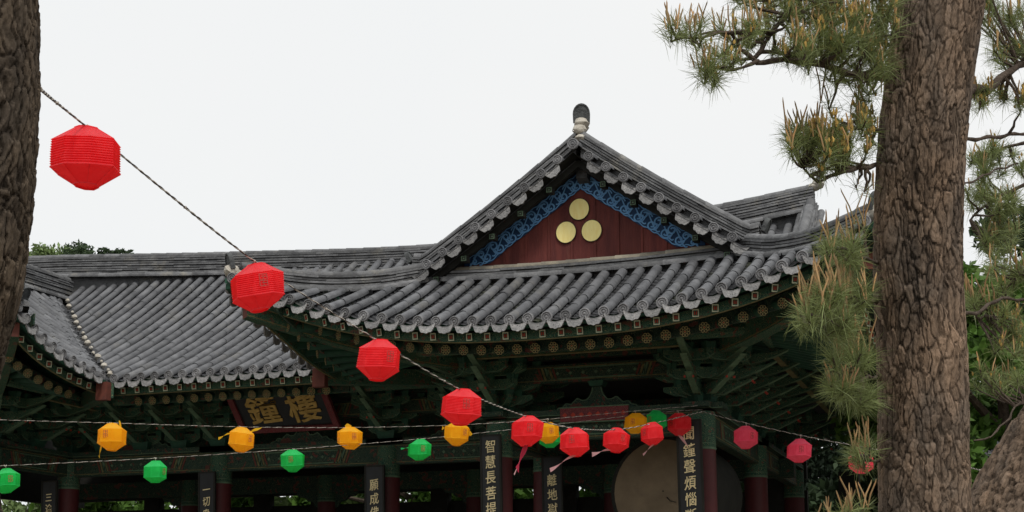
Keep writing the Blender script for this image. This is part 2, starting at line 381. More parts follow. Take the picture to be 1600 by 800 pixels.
def ridge(name, parent, path, layers=6, lh=.042, w=.11, capr=.062, m='ridge', base_roll=True, seg=.3, capm=None, fill=0):
    """stacked flat tiles (each layer set in and out) with a rounded cap row; path is the base line"""
    mb = MB(); pth = smooth_path(path, .1); N = len(pth)
    def frame(i):
        d = pth[min(i+1, N-1)]-pth[max(i-1, 0)]; d.z = 0; d.normalize(); return Vector((-d.y, d.x, 0))
    for L in range(layers):
        ww = w*(1.0 if L % 2 == 0 else .88)*(1-.04*L/max(1, layers))
        i = 0; off = rnd.randint(1, 3)
        while i < N-1:
            j = min(N-1, i+(off if i == 0 else 3)); t = rnd.random(); jw = ww*rnd.uniform(.95, 1.05); dz = rnd.uniform(-.004, .004)
            vs = []
            for q in range(i, j+1):
                l = frame(q)*jw; z0 = L*lh+dz; z1 = z0+lh*.66; ex = .0
                for (sg, zz) in ((-1, z0), (-1, z1), (1, z1), (1, z0)): vs.append(pth[q]+l*sg+Vector((0, 0, zz)))
            k = j-i+1; fs = []
            for q in range(k-1):
                for e in range(4): fs.append((q*4+e, q*4+(e+1) % 4, (q+1)*4+(e+1) % 4, (q+1)*4+e))
            fs += [(0, 3, 2, 1), ((k-1)*4, (k-1)*4+1, (k-1)*4+2, (k-1)*4+3)]
            mb.add(vs, fs, 0, t); i = j
    if fill:
        vs = []
        for q in range(N):
            l = frame(q)*w*.62
            for (sg, zz) in ((-1, -fill), (-1, layers*lh), (1, layers*lh), (1, -fill)): vs.append(pth[q]+l*sg+Vector((0, 0, zz)))
        mb.add(vs, [(q*4+e, q*4+(e+1) % 4, (q+1)*4+(e+1) % 4, (q+1)*4+e) for q in range(N-1) for e in range(4)]+[(3, 2, 1, 0), ((N-1)*4, (N-1)*4+1, (N-1)*4+2, (N-1)*4+3)], 0, 0)
    top = layers*lh
    lens = [0]
    for i in range(1, N): lens.append(lens[-1]+(pth[i]-pth[i-1]).length)
    def roll(zo, rr, side, mi=0):
        n = 9; i = 0
        while i < N-1:
            j = min(N-1, i+3); t = rnd.random(); vs = []
            for q in range(i, j+1):
                f_ = frame(q); p = pth[q]+f_*side+Vector((0, 0, zo)); r2 = rr*(1.06-.12*(q-i)/3)
                for k in range(n):
                    a = math.pi*(-.12+1.24*k/(n-1)); vs.append(p+f_*(math.cos(a)*r2)+Vector((0, 0, math.sin(a)*r2)))
            kk = j-i+1
            fs = [(q*n+k, q*n+k+1, (q+1)*n+k+1, (q+1)*n+k) for q in range(kk-1) for k in range(n-1)]+[tuple(range(n-1, -1, -1)), tuple((kk-1)*n+k for k in range(n))]
            mb.add(vs, fs, mi, t); i = j
    roll(top, capr, 0, 1 if capm else 0)
    if base_roll:
        roll(-.02, .05, w+.03); roll(-.02, .05, -w-.03)
    o = mb.obj(name, [M[m], M[capm or m]], None, 45); part(o, parent); return o
def finial(parent, base, out, h=.28, w=.2, m='finial', lump=True, lean=.25):
    """upright arched end tile bedded on a lump of pale mortar"""
    out = Vector(out); out.z = 0; out.normalize(); X = Vector((0, 0, 1)).cross(out); Y = (Vector((0, 0, 1))+out*lean).normalized()
    ol = [(-w/2, 0), (w/2, 0)]+[(w/2*math.cos(a)*1.04, h*.45+h*.55*math.sin(a)) for a in [math.pi*k/10 for k in range(11)]]
    mb = MB(); b = Vector(base); mb.prism(ol, b, X, Y, .035)
    n = len(ol); inn = [(p[0]*.84, h*.08+p[1]*.84) for p in ol]
    Z = X.cross(Y).normalized(); Z = Z if Z.dot(out) > 0 else -Z
    for sg in (1, -1):
        vs = [b+X*p[0]+Y*p[1]+Z*.026*sg for p in ol]+[b+X*p[0]+Y*p[1]+Z*.026*sg for p in inn]+[b+X*p[0]+Y*p[1]+Z*.018*sg for p in inn]+[b+X*p[0]+Y*p[1]+Z*.017*sg for p in ol]
        mb.add(vs, [(i, (i+1) % n, n+(i+1) % n, n+i) for i in range(n)]+[(n+i, n+(i+1) % n, 2*n+(i+1) % n, 2*n+i) for i in range(n)]+[(i, (i+1) % n, 3*n+(i+1) % n, 3*n+i) for i in range(n)])
    o = mb.obj('ridge_end_tile', [M[m]], None, 40); part(o, parent)
    if lump:
        l = MB(); blob(l, b+Vector((0, 0, -.015)), .095, .85); blob(l, b-out*.06+Vector((0, 0, -.05)), .09, .7)
        lo = l.obj('mortar_bed', [M['mortar']], None, 60); lo.parent = o
    return o

# ---- shared rafters (built once, copied)
def petal_rafter():
    """round rafter along +Y with a painted flower on its near end (origin)"""
    mb = MB(); L = 1.0; n = 14; r = .058
    mb.tube([(0, 0, 0), (0, L, 0)], r, n, 0)
    def ann(cx, cz, ro, ri, y, mi, k=10):
        vs = [(cx+math.cos(2*math.pi*i/k)*ro, y, cz+math.sin(2*math.pi*i/k)*ro) for i in range(k)]+[(cx+math.cos(2*math.pi*i/k)*ri, y, cz+math.sin(2*math.pi*i/k)*ri) for i in range(k)]
        mb.add(vs, [(i, (i+1) % k, k+(i+1) % k, k+i) for i in range(k)], mi)
    ann(0, 0, r*1.02, .0001, -.001, 4, 16)
    for i in range(8):
        a = 2*math.pi*(i+.5)/8; ann(math.cos(a)*.040, math.sin(a)*.040, .0175, .0125, -.003-.0004*(i % 2), 1)
    ann(0, 0, .015, .010, -.004, 1); ann(0, 0, .007, .0001, -.004, 2, 8)
    o = mb.obj('rafter', [M['green'], M['yel'], M['redp'], M['green2'], M['dark']]); return o
def square_rafter():
    mb = MB(); mb.box((0, .4, 0), (.036, .4, .042), None, 0)
    for (x, z, dx, dz) in ((0, .034, .034, .006), (0, -.034, .034, .006), (-.029, 0, .005, .028), (.029, 0, .005, .028)): mb.box((x, -.002, z), (dx, .002, dz), None, 1)
    mb.box((-.010, -.002, 0), (.005, .002, .018), None, 2); mb.box((.010, -.002, 0), (.005, .002, .018), None, 2)
    return mb.obj('flying_rafter', [M['green'], M['white'], M['redp']])
RAF = petal_rafter(); FRAF = square_rafter(); rafters_used = [False, False]
def put_rafter(kind, a, b):
    """from end a to inner point b"""
    a = Vector(a); b = Vector(b); d = (b-a); L = d.length; q = d.to_track_quat('Y', 'Z')
    src = RAF if kind == 0 else FRAF
    if rafters_used[kind]: o = src.copy(); COL.objects.link(o)
    else: o = src; rafters_used[kind] = True
    o.parent = pav; o.matrix_parent_inverse = Matrix(); o.location = a-pav.location; o.rotation_mode = 'XYZ'; o.rotation_euler = q.to_euler('XYZ')
    o.scale = (1, L/(1.0 if kind == 0 else .8), 1)

def eave_boards(pts, outs, name='eave_board'):
    """green fascia and edge strips following an eave; pts = eave edge points on the pan surface"""
    mb = MB(); N = len(pts)
    def strip(off, z0, z1, th, mi):
        vs = []
        for p, o_ in zip(pts, outs):
            o_ = Vector(o_); b = Vector(p)-o_*off
            for (a, z) in ((0, z0), (0, z1), (th, z1), (th, z0)): vs.append(b-o_*a+Vector((0, 0, z)))
        fs = []
        for i in range(N-1):
            for e in range(4): fs.append((i*4+e, i*4+(e+1) % 4, (i+1)*4+(e+1) % 4, (i+1)*4+e))
        fs += [(0, 1, 2, 3), ((N-1)*4+3, (N-1)*4+2, (N-1)*4+1, (N-1)*4)]
        mb.add(vs, fs, mi)
    strip(.03, -.088, -.030, .06, 0)      # board right under the drip tiles
    strip(.16, -.192, -.09, .03, 1)        # painted board between the square rafter ends
    strip(.150, -.204, -.195, .022, 2)
    strip(.52, -.26, -.12, .03, 3)       # board between round rafters
    return part(mb.obj(name, [M['green'], M['dan'], M['dimyel'], M['dan2']]), pav)
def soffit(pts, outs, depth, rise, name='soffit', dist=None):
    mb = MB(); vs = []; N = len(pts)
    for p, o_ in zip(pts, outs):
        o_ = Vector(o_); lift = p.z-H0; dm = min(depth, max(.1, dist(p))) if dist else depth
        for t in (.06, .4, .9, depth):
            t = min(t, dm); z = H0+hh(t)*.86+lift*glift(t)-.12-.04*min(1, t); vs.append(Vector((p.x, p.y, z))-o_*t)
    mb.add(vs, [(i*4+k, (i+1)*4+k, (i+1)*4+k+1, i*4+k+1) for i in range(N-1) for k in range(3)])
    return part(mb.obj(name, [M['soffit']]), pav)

# ---- wing (gabled end towards the viewer)
def roof_wing(xc, full=True):
    first = xc == XC
    nF = 18; S = [xc+SP*(i+.5)*1.0 for i in range(-nF, nF)]
    S = [s for s in S if abs(s-xc) <= HW+.08]
    def Pf(s, t):
        y0, l = eave_front(s, xc); return Vector((s, y0+t, H0+hh(t)+l*glift(t)))
    def tmf(s):
        y0, l = eave_front(s, xc)
        return max(.14, min(1.72, 13.8+1.2*(HW+.15-abs(s-xc))-y0+.04))
    slope(pav, 'front_roof_slope', S, Pf, (1, 0, 0), (0, -1, 0), tmf)
    ysr = []
    y = 13.92
    while y < (24 if first else 19.6): ysr.append(y); y += SP
    for sg in (1, -1):
        xe = xc+sg*(HW+.0)
        def Ps(s, t, sg=sg, xe=xe):
            b = .16*max(0, 1-(s-13.8)/1.2)**2
            return Vector((xe+sg*b-sg*t, s, H0+hh(t)+side_lift(s)*glift(t)))
        def tms(s):
            m = (s-13.8)*.80+.03 if s < 15.75 else HW-.05
            if 15.75 <= s < 16.04: m = 1.45
            if s > 17.3 and first and sg == 1: m = 1.3 if s > 19.3 else HW-.05
            return max(.1, m)
        # where the wing runs into the main roof the slope starts above the valley
        main_side = not (first and sg == 1)
        def tmn(s): return max(0, s-YM+.12) if main_side else 0
        if main_side: SS = [s for s in ysr if s < 19.3]
        else: SS = ysr[:]
        slope(pav, 'side_roof_slope', SS, Ps, (0, 1, 0), (sg, 0, 0), tms, True, None, tmn)
    # ---- eave timbers
    fr = [xc+(HW+.12)*(-1+2*i/40) for i in range(41)]
    pts = [Pf(x, 0) for x in fr]; outs = [(0, -1, 0)]*41
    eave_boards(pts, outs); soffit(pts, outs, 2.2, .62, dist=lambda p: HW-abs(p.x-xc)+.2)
    sides = []
    for sg in (1, -1):
        yend = YM if not (first and sg == 1) else 23.5
        ys = [13.80+(yend-13.80)*i/24 for i in range(25)]
        p2 = [Vector((xc+sg*(HW+.16*max(0, 1-(y-13.8)/1.2)**2), y, H0+side_lift(y))) for y in ys]
        o2 = [(sg, 0, 0)]*25
        if sg == -1: p2 = p2[::-1]
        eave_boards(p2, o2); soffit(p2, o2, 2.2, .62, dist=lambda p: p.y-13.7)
    # rafters
    cxl, cxr = xc-1.24, xc+1.24
    if first or full:
        xs = [xc+SP*i for i in range(-15, 16)] if first else [xc+SP*i for i in range(9, 16)]
        for x in xs:
            p = Pf(x, 0); an = Vector((min(max(x, cxl-.0), cxr+.0), 16.3, 5.02))
            e = Vector((x, p.y+.14, p.z-.142)); f_ = an-e; f_.z = 0
            put_rafter(1, e, e+f_.normalized()*.85+Vector((0, 0, .16)))
        for x in xs:
            p = Pf(x, 0); an = Vector((min(max(x, cxl), cxr), 16.3, 5.02)); xx = x+(.02)
            e = Vector((xx, p.y+.46, p.z-.232)); d = an-e
            put_rafter(0, e, e+d*.8)
    for sg in (1, -1):
        yend = 15.95 if not (first and sg == 1) else 17.8
        if not first and sg == -1: continue
        k = 0; y = 14.3
        while y < yend:
            xe = xc+sg*(HW+.16*max(0, 1-(y-13.8)/1.2)**2); z = H0+side_lift(y)
            an = Vector((xc+sg*1.24, max(16.39, y), 5.02))
            e = Vector((xe-sg*.14, y, z-.142)); f_ = an-e; f_.z = 0
            put_rafter(1, e, e+f_.normalized()*.85+Vector((0, 0, .16)))
            e = Vector((xe-sg*.46, y, z-.242)); put_rafter(0, e, e+(an-e)*.8)
            y += SP
    # hip rafters with their end blocks
    for sg in (1, -1):
        c = Vector((xc+sg*1.24, 16.39, 4.75)); e = Vector((xc+sg*(HW-.0), 14.02, 5.13)); mb = MB()
        n = 6; w = .17; d = (e-c); d.z = 0; d.normalize(); x = d.cross(Vector((0, 0, 1)))
        vs = []
        for i in range(n+1):
            u = i/n; p = c.lerp(e, u); p.z += -.10*math.sin(u*math.pi); hgt = .17-.03*u
            for (a, b) in ((-1, -1), (1, -1), (1, 1), (-1, 1)): vs.append(p+x*(a*w/2)+Vector((0, 0, b*hgt)))
        fs = [(i*4+k, i*4+(k+1) % 4, (i+1)*4+(k+1) % 4, (i+1)*4+k) for i in range(n) for k in range(4)]
        mb.add(vs, fs, 0); mb.add(vs[-4:], [(0, 1, 2, 3)], 1); mb.add(vs[:4], [(3, 2, 1, 0)], 0)
        for b in (-1, 1):   # ochre edge lines on the sides
            for a in (-1, 1):
                for i in range(n):
                    p = Vector(vs[i*4+{(-1, -1): 0, (1, -1): 1, (1, 1): 2, (-1, 1): 3}[(a, b)]]); q = Vector(vs[(i+1)*4+{(-1, -1): 0, (1, -1): 1, (1, 1): 2, (-1, 1): 3}[(a, b)]])
                    mb.beam(p+x*(a*.003)-Vector((0, 0, b*.02)), q+x*(a*.003)-Vector((0, 0, b*.02)), .006, .012, 2)
        part(mb.obj('hip_rafter', [M['dan'], M['rust'], M['dimyel']]), pav)
    # hip ridges
    for sg in (1, -1):
        def sz(a, y):   # surface under the hip
            t = HW-a; return H0+hh(max(t, 0))+.66*(a/HW)**2.5*glift(t)
        P = [(xc+sg*2.0, 15.72, 5.68), (xc+sg*2.45, 15.2, 5.50), (xc+sg*2.95, 14.62, 5.40), (xc+sg*3.5, 13.98, 5.40)]
        ridge('hip_ridge', pav, P, 5, .036, .095, .056, fill=.12)
        finial(pav, (xc+sg*3.57, 13.9, 5.53), (sg, -1, 0), .2, .19)
    # ridge along the top, going back
    zr = hh(HW)+H0
    P = [(xc, 15.84, zr+.15), (xc, 16.2, zr+.08), (xc, 17.2, zr-.02), (xc, 19.6, zr+.0)]
    ridge('wing_ridge', pav, P, 9, .038, .11, .062, fill=.2)
    finial(pav, (xc, 15.86, zr+.645), (.25, -1, 0), .23, .2, lean=.10)
    l = MB(); blob(l, (xc, 15.76, zr+.52), .085, .8); blob(l, (xc+.03, 15.72, zr+.40), .07, .7); part(l.obj('mortar_bed', [M['mortar']], None, 60), pav)
    # rakes
    def zrk(a): return 7.10-.745*a+.033*a*a
    for sg in (1, -1):
        P = [(xc+sg*a, 15.78, zrk(a)+.07) for a in (.03, .5, .9, 1.3, 1.7, 2.0)]+[(xc+sg*2.12, 15.78, 5.82)]
        ridge('rake_ridge', pav, P, 5, .036, .105, .058, base_roll=False, fill=.17)
        finial(pav, (xc+sg*2.16, 15.78, 5.93), (sg, 0, 0), .17, .17, lump=False, lean=.45)
        c = MB(); d = MB(); dr = MB(); k = 0; bl = MB()
        if sg == 1:
            disc(d, (xc, 15.485, zrk(0)+.03), (0, -1, 0), .066); col_tiles(c, lambda t: Vector((xc, 15.50+t, zrk(0)+.03+t*.1)), (1, 0, 0), .0, .34, .06)
        a = .19
        while a < 2.0:
            z = zrk(a); col_tiles(c, lambda t, a=a, z=z: Vector((xc+sg*a, 15.50+t, z+t*.1)), (1, 0, 0), .02, .30, .055)
            disc(d, (xc+sg*a, 15.49, z), (0, -1, 0), .060)
            am = a+.105; zm = zrk(am)
            # crescent drip follows the fall of the rake
            ang = math.atan(.70)*sg
            X = Vector((math.cos(ang), 0, -math.sin(ang))); Yv = Vector((math.sin(ang), 0, math.cos(ang)))
            ol = [(p[0]*1.12, p[1]*1.12) for p in DRIP]
            t = rnd.random(); dr.prism(ol, (xc+sg*am, 15.515, zm+.005), X, Yv, .016, 0, t)
            kk = len(ol); inn = [(p[0]*.84, (p[1]+.065)*.8-.065) for p in ol]; oo = Vector((xc+sg*am, 15.504, zm+.005))
            vs = [oo+X*p[0]+Yv*p[1] for p in ol]+[oo+X*p[0]+Yv*p[1] for p in inn]+[oo+X*p[0]+Yv*p[1]+Vector((0, .004, 0)) for p in inn]
            dr.add(vs, [(i, (i+1) % kk, kk+(i+1) % kk, kk+i) for i in range(kk)]+[(kk+i, kk+(i+1) % kk, 2*kk+(i+1) % kk, 2*kk+i) for i in range(kk)], 0, t)
            bl.beam((xc+sg*a, 15.54, z-.055), (xc+sg*(a+.21), 15.54, zrk(a+.21)-.055), .04, .03)
            a += .208
        r = part(c.obj('rake_tiles', [M['tile']], None, 40), pav)
        for b, nm, m in ((d, 'disc_tiles', 'disc'), (dr, 'drip_tiles', 'drip'), (bl, 'pan_tiles', 'pan')):
            o = b.obj(nm, [M[m]], None, 45); o.parent = r
        # bargeboard and the small purlin ends
        b = MB(); A = [i*.1 for i in range(22)]
        vs = []
        for a in A:
            z = zrk(a); vs += [(xc+sg*a, 15.70, z-.10), (xc+sg*a, 15.70, z-.19), (xc+sg*a, 15.76, z-.19), (xc+sg*a, 15.76, z-.10)]
        b.add(vs, [(i*4+e, i*4+(e+1) % 4, (i+1)*4+(e+1) % 4, (i+1)*4+e) for i in range(len(A)-1) for e in range(4)])
        vs = []
        for a in A: z = zrk(a); vs += [(xc+sg*a, 15.50, z-.075), (xc+sg*a, 16.05, z-.075)]
        b.add(vs, [(i*2, i*2+1, i*2+3, i*2+2) for i in range(len(A)-1)])
        bo = part(b.obj('bargeboard', [M['dark']]), pav)
        e = MB(); a = .33
        while a < 1.95:
            z = zrk(a)-.225; e.box((xc+sg*a, 15.66, z), (.034, .06, .034), None, 0)
            for (dx, dz, ww, hz) in ((0, .027, .032, .003), (0, -.027, .032, .003), (.028, 0, .003, .024), (-.028, 0, .003, .024), (0, 0, .008, .008)): e.box((xc+sg*a+dx, 15.598, z+dz), (ww, .002, hz), None, 1)
            a += .36
        eo = e.obj('purlin_ends', [M['dark'], M['green2']]); eo.parent = bo
    # gable boards, scroll band, discs
    YG = 16.0; zb = 5.70
    b = MB(); x = -1.9; 
    while x < 1.9:
        x2 = x+.288; t = rnd.random()
        def top(q): return zrk(abs(q))-.09
        cuts = [x, x2] if x*x2 > 0 else [x, 0, x2]
        for i in range(len(cuts)-1):
            u, v = cuts[i]+.003*(i == 0), cuts[i+1]-.003*(i == len(cuts)-2)
            b.add([(xc+u, YG, zb), (xc+v, YG, zb), (xc+v, YG, top(v)), (xc+u, YG, top(u))], [(0, 1, 2, 3)], 0, t)
        b.box((xc+x, YG-.006, (zb+top(x))/2), (.012, .008, (top(x)-zb)/2), None, 0, t)
        x = x2
    gb = part(b.obj('gable_board', [M['red']]), pav)
    if first:
        for (px, py) in ((905, 327), (884.5, 363), (924.5, 360.5)):
            r = EYE+(FW+RT*((px-PCX)/F)-UP*((py-PCY)/F))*((YG-.018)/(FW+RT*((px-PCX)/F)-UP*((py-PCY)/F)).y)
            d = MB(); n = 32; vs = []
            for (q, y) in ((1.06, .0), (1.06, -.004), (1.0, -.004), (1.0, -.007), (.01, -.007)):
                for k in range(n): a = 2*math.pi*k/n; vs.append((r.x+math.cos(a)*.122*q, r.y+y, r.z+math.sin(a)*.130*q))
            for i in range(4): d.add([], []) if False else None
            base = len(d.v); d.v.extend(vs)
            for i in range(4):
                for k in range(n): d.f.append((i*n+k, i*n+(k+1) % n, (i+1)*n+(k+1) % n, (i+1)*n+k)); d.m.append(1 if i < 2 else 0); d.t.append(.5)
            for dx in (-.16, .13): pass
            o = d.obj('gold_disc', [M['gold'], M['dark']]); o.parent = gb
    xg = xc; xc = xc-.055      # the painted work sits a hand's breadth left of the ridge line
    # interlaced scroll band: navy ground, several woven strands
    def outer(a): return 6.95-.675*a
    def inner(a): return 6.72-.70*a
    for sg in (1, -1):
        nb = MB(); amax = 1.5; K = 60; vs = []
        for i in range(K+1):
            a = amax*i/K; o_, n_ = outer(a), inner(a)
            if n_ > o_-.02: n_ = o_-.02
            n_ = max(n_, 5.90)
            w_ = .012*math.sin(a*16); vs += [(xc+sg*a, YG-.018, o_+w_), (xc+sg*a, YG-.018, min(o_, n_+w_*.6))]
        nb.add(vs, [(i*2, i*2+1, i*2+3, i*2+2) for i in range(K)])
        no = nb.obj('scroll_band', [M['navy']]); no.parent = gb
        st = MB()
        def curl(pts, w2, yy):
            K2 = len(pts); vs = []
            for i in range(K2):
                a2, z2 = pts[min(i+1, K2-1)]; a1, z1 = pts[max(i-1, 0)]; dx, dz = a2-a1, z2-z1; l = math.hypot(dx, dz) or 1; nx, nz = -dz/l*w2, dx/l*w2; a, z = pts[i]
                vs += [(xc+sg*(a+nx), yy, z+nz), (xc+sg*(a-nx), yy, z-nz)]
            st.add(vs, [(i*2, i*2+1, i*2+3, i*2+2) for i in range(K2-1)], 0, rnd.random())
        a = .05; k = 0
        while a < amax-.08:
            lo = max(inner(a), 5.90); mid = (outer(a)+lo)/2; h_ = max(.05, outer(a)-lo); sd_ = 1 if k % 2 else -1
            c0, r0 = mid+sd_*h_*.17, h_*.25; ph = rnd.uniform(-.5, .5)
            # a curling scroll that winds inwards, then runs on into the next
            curl([(a+math.cos(ph+t*.35)*r0*(1-.028*t), c0+math.sin(ph+t*.35)*r0*(1-.028*t)*sd_) for t in range(26)], .0095, YG-.0225-.0012*(k % 3))
            curl([(a-.06+.012*t, mid-sd_*h_*.34*math.cos(t*.30)-.665*(.012*t-.06)) for t in range(14)], .008, YG-.0265-.0010*(k % 2))
            a += .082; k += 1
        for off, w_ in ((.44, .006), (-.44, .006)):
            curl([(q*.02, (outer(q*.02)+max(inner(q*.02), 5.90))/2+off*max(.05, outer(q*.02)-max(inner(q*.02), 5.90))+.010*math.sin(q*1.1)) for q in range(int(amax/.02)-3)], w_, YG-.029)
        so_ = st.obj('scroll_strands', [M['blue']]); so_.parent = no
    xc = xg
    # capped ridge at the foot of the gable
    P = [(xc-2.02, 15.84, 5.70), (xc-1, 15.86, 5.665), (xc, 15.86, 5.655), (xc+1, 15.86, 5.665), (xc+2.02, 15.84, 5.70)]
    ridge('gable_foot_ridge', pav, P, 3, .04, .10, .055, m='ridge', capm='oldridge', fill=.12)
roof_wing(XC); roof_wing(XC+T2, full=True)

# ---- main roof between and behind the wings
XL, XR = XC+T2, XC
def Pm(s, t): return Vector((s, YM+t, H0+hh(t)))
Sm = []; s = -11.36-.02
s0 = -11.30
xs = [s0+SP*i for i in range(-30, 60)]
def tmin_m(s):
    lo = 0
    # right of the left wing's eave line the row starts at the eave; further left it starts at the valley
    e1 = XL+HW
    if s < e1: lo = max(lo, (e1-s)+.12)
    e2 = XR-HW
    if s > e2 and s < XR: lo = max(lo, (s-e2)+.1)
    if s >= XR: lo = max(lo, (XR+HW)-s+.1)
    return lo
TM = YR-YM
Sm = [s for s in xs if s < XR+2.3 and s > XL+.05]
slope(pav, 'main_roof_slope', Sm, Pm, (1, 0, 0), (0, -1, 0), lambda s: TM, True, None, tmin_m)
# valley mortar and valley cover row (left)
v = MB(); s_ = XL+HW
for s in Sm:
    if s < s_ and tmin_m(s) < TM-.1:
        t = tmin_m(s); blob(v, Pm(s, t-.03)+Vector((rnd.uniform(-.015, .015), 0, .015)), .042*rnd.uniform(.6, 1.35), 1.0)
part(v.obj('valley_mortar', [M['mortar']], None, 60), pav)
v = MB()
def Pv(t): return Vector((XL+HW-t-.10*0, YM+t-.26, H0+hh(t)+.02))
col_tiles(v, Pv, (.707, .707, 0), 0, 3.3, .052)
def Pv2(t, o=0): return Vector((XL+HW-t, YM+t-.02+o, H0+hh(t)-.03))
pan_strip(v, lambda t: Pv2(t, -.34), lambda t: Pv2(t, .16), 0, 3.5, .08)
part(v.obj('valley_tiles', [M['tile']], None, 40), pav)
# right valley
v = MB(); pan_strip(v, lambda t: Vector((XR+HW-t-.2, YM+t, H0+hh(t)-.02)), lambda t: Vector((XR+HW-t+.25, YM+t, H0+hh(t)-.02)), 0, 3.5, .08)
pan_strip(v, lambda t: Vector((XR-HW+t+.2, YM+t, H0+hh(t)-.02)), lambda t: Vector((XR-HW+t-.25, YM+t, H0+hh(t)-.02)), 0, 3.5, .08)
part(v.obj('valley_tiles', [M['tile']], None, 40), pav)
# back slopes (simple but real, seen only from elsewhere)
v = MB()
zb = H0+hh(TM); v.add([(XL-2, YR, zb), (XR+2.3, YR, zb), (XR+2.3, YR+3.8, 4.6), (XL-2, YR+3.8, 4.6)], [(0, 1, 2, 3)])
part(v.obj('back_roof_slope', [M['pan']]), pav)
zr = H0+hh(TM)-.02
ridge('main_ridge', pav, [(XL-3.6, YR, zr+.40), (XL-.6, YR, zr+.25), (XL+1, YR, zr+.14), (-11.8, YR, zr-.0), (-8.5, YR, zr-.18), (-6, YR, zr-.10), (-4, YR, zr+.0), (XR+2.22, YR, zr+.17)], 8, .041, .11, .062, fill=.45)
finial(pav, (XR+2.28, YR, zr+.56), (1, 0, 0), .25, .2)
ridge('main_rake_ridge', pav, [(XR+2.18, YR-.1, zr+.12), (XR+2.2, 19.0, 6.78), (XR+2.2, 18.2, 6.25), (XR+2.2, 17.3, 5.85)], 4, .036, .11, .066)
# right gable of the main roof
v = MB(); v.add([(XR+2.25, 17.2, 5.5), (XR+2.25, 22.4, 5.5), (XR+2.25, YR, zr)], [(0, 1, 2)])
part(v.obj('gable_board', [M['red']]), pav)
# main eave timbers
fr = [XL+HW-.1+(XR-HW-(XL+HW)+.2)*i/24 for i in range(25)]
pts = [Vector((x, YM, H0)) for x in fr]; outs = [(0, -1, 0)]*25
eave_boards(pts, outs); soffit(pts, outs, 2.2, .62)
x = XL+HW+.14
while x < XR-HW-.05:
    e = Vector((x, YM+.14, H0-.142)); put_rafter(1, e, e+Vector((0, .85, .16)))
    e = Vector((x+.03, YM+.46, H0-.242)); put_rafter(0, e, e+Vector((0, 1.8, .55)))
    x += .218
for xx in (XL+HW, XR-HW):      # valley rafter ends
    mb = MB(); mb.beam((xx+.05*(1 if xx < -9 else -1), YM-.08, 4.62), (xx+(-1.4 if xx < -9 else 1.4), YM+1.4, 4.75), .16, .2, 0)
    mb.box((xx, YM-.10, 4.60), (.085, .05, .12), None, 1)
    part(mb.obj('valley_rafter', [M['dan'], M['rust']]), pav)

# ---- timber frame below
HZ = 3.57
COLS = []
def make_column():
    o = MB(); o.tube([(0, 0, .8), (0, 0, 2.0), (0, 0, HZ)], [.175, .17, .16], 20)
    c = o.obj('column', [M['colred']], None, 50)
    h = MB(); h.tube([(0, 0, HZ), (0, 0, 4.0)], [.163, .163], 20)
    h.tube([(0, 0, HZ-.012), (0, 0, HZ+.012)], .167, 20, 1); h.tube([(0, 0, HZ+.05), (0, 0, HZ+.06)], .166, 20, 1)
    ho = h.obj('column_head', [M['dan'], M['green2']], None, 50); ho.parent = c
    s = MB(); s.tube([(0, 0, .55), (0, 0, .8)], [.26, .22], 16); so = s.obj('plinth', [M['stone']]); so.parent = c
    return c
col0 = make_column(); col0.parent = pav
cps = [(-3.49, 16.39), (-6.0, 16.39), (-6.0, 18.19), (-8.3, 18.19), (-10.97, 18.19), (-13.6, 18.19), (-13.6, 16.39), (-16.1, 16.39),
       (-3.49, 19.9), (-3.49, 23.4), (-6.0, 21.6), (-8.3, 21.6), (-10.97, 21.6), (-13.6, 21.6), (-6, 23.4), (-10.97, 23.4)]
for i, (x, y) in enumerate(cps):
    if i == 0: col0.location = Vector((x, y, 0))-pav.location
    else: inst_tree(col0, 'column', (x, y, 0), (0, 0, 0), pav)
def painted_beam(a, b, w, z0, z1, parent=pav, split=True):
    """tie beam with a framed middle panel and striped ends"""
    a = Vector((a[0], a[1], (z0+z1)/2)); b = Vector((b[0], b[1], (z0+z1)/2)); mb = MB(); h = z1-z0; d = (b-a); L = d.length; d.normalize(); x = d.cross(Vector((0, 0, 1))); 
    mb.beam(a, b, w, h, 0)
    for sg in (1, -1):
        for zz in (z0+.03, z1-.03):
            p = a.copy(); p.z = zz; q = b.copy(); q.z = zz; mb.beam(p+x*sg*(w/2+.002), q+x*sg*(w/2+.002), .006, .010, 1)
        o_ = x*sg*(w/2+.003)
        for e, dd in ((a, d), (b, -d)):
            for k, mi in enumerate((4, 1, 3, 1, 4)):
                p = e+dd*(L*.22+k*.045); 
                mb.box(p+o_, (.012, .003, h*.36), ((dd+Vector((0, 0, .35))).normalized(), x, (Vector((0, 0, 1))-dd*.35).normalized()), mi)
        c = (a+b)/2+o_; hl = L*.24
        for zz in (-h*.3, h*.3): mb.box(c+Vector((0, 0, zz)), (hl, .003, .007), (d, x, Vector((0, 0, 1))), 3)
        for ss in (-1, 1): mb.box(c+d*ss*hl, (.007, .003, h*.3), (d, x, Vector((0, 0, 1))), 3)
        nn = 7
        for k in range(nn): mb.box(c+d*(hl*1.6*(k/(nn-1)-.5)), (.016, .003, .016), ((d+Vector((0, 0, 1))).normalized(), x, (Vector((0, 0, 1))-d).normalized()), 3)
    return part(mb.obj('tie_beam', [M['dan2'], M['dimyel'], M['redp'], M['green2'], M['rust']]), parent)
runs = [((-6.0, 16.39), (-3.49, 16.39)), ((-8.3, 18.19), (-6.0, 18.19)), ((-10.97, 18.19), (-8.3, 18.19)), ((-13.6, 18.19), (-10.97, 18.19)),
        ((-3.49, 16.39), (-3.49, 19.9)), ((-3.49, 19.9), (-3.49, 23.4)), ((-6.0, 16.39), (-6.0, 18.19)), ((-13.6, 16.39), (-13.6, 18.19)), ((-16.1, 16.39), (-13.6, 16.39))]
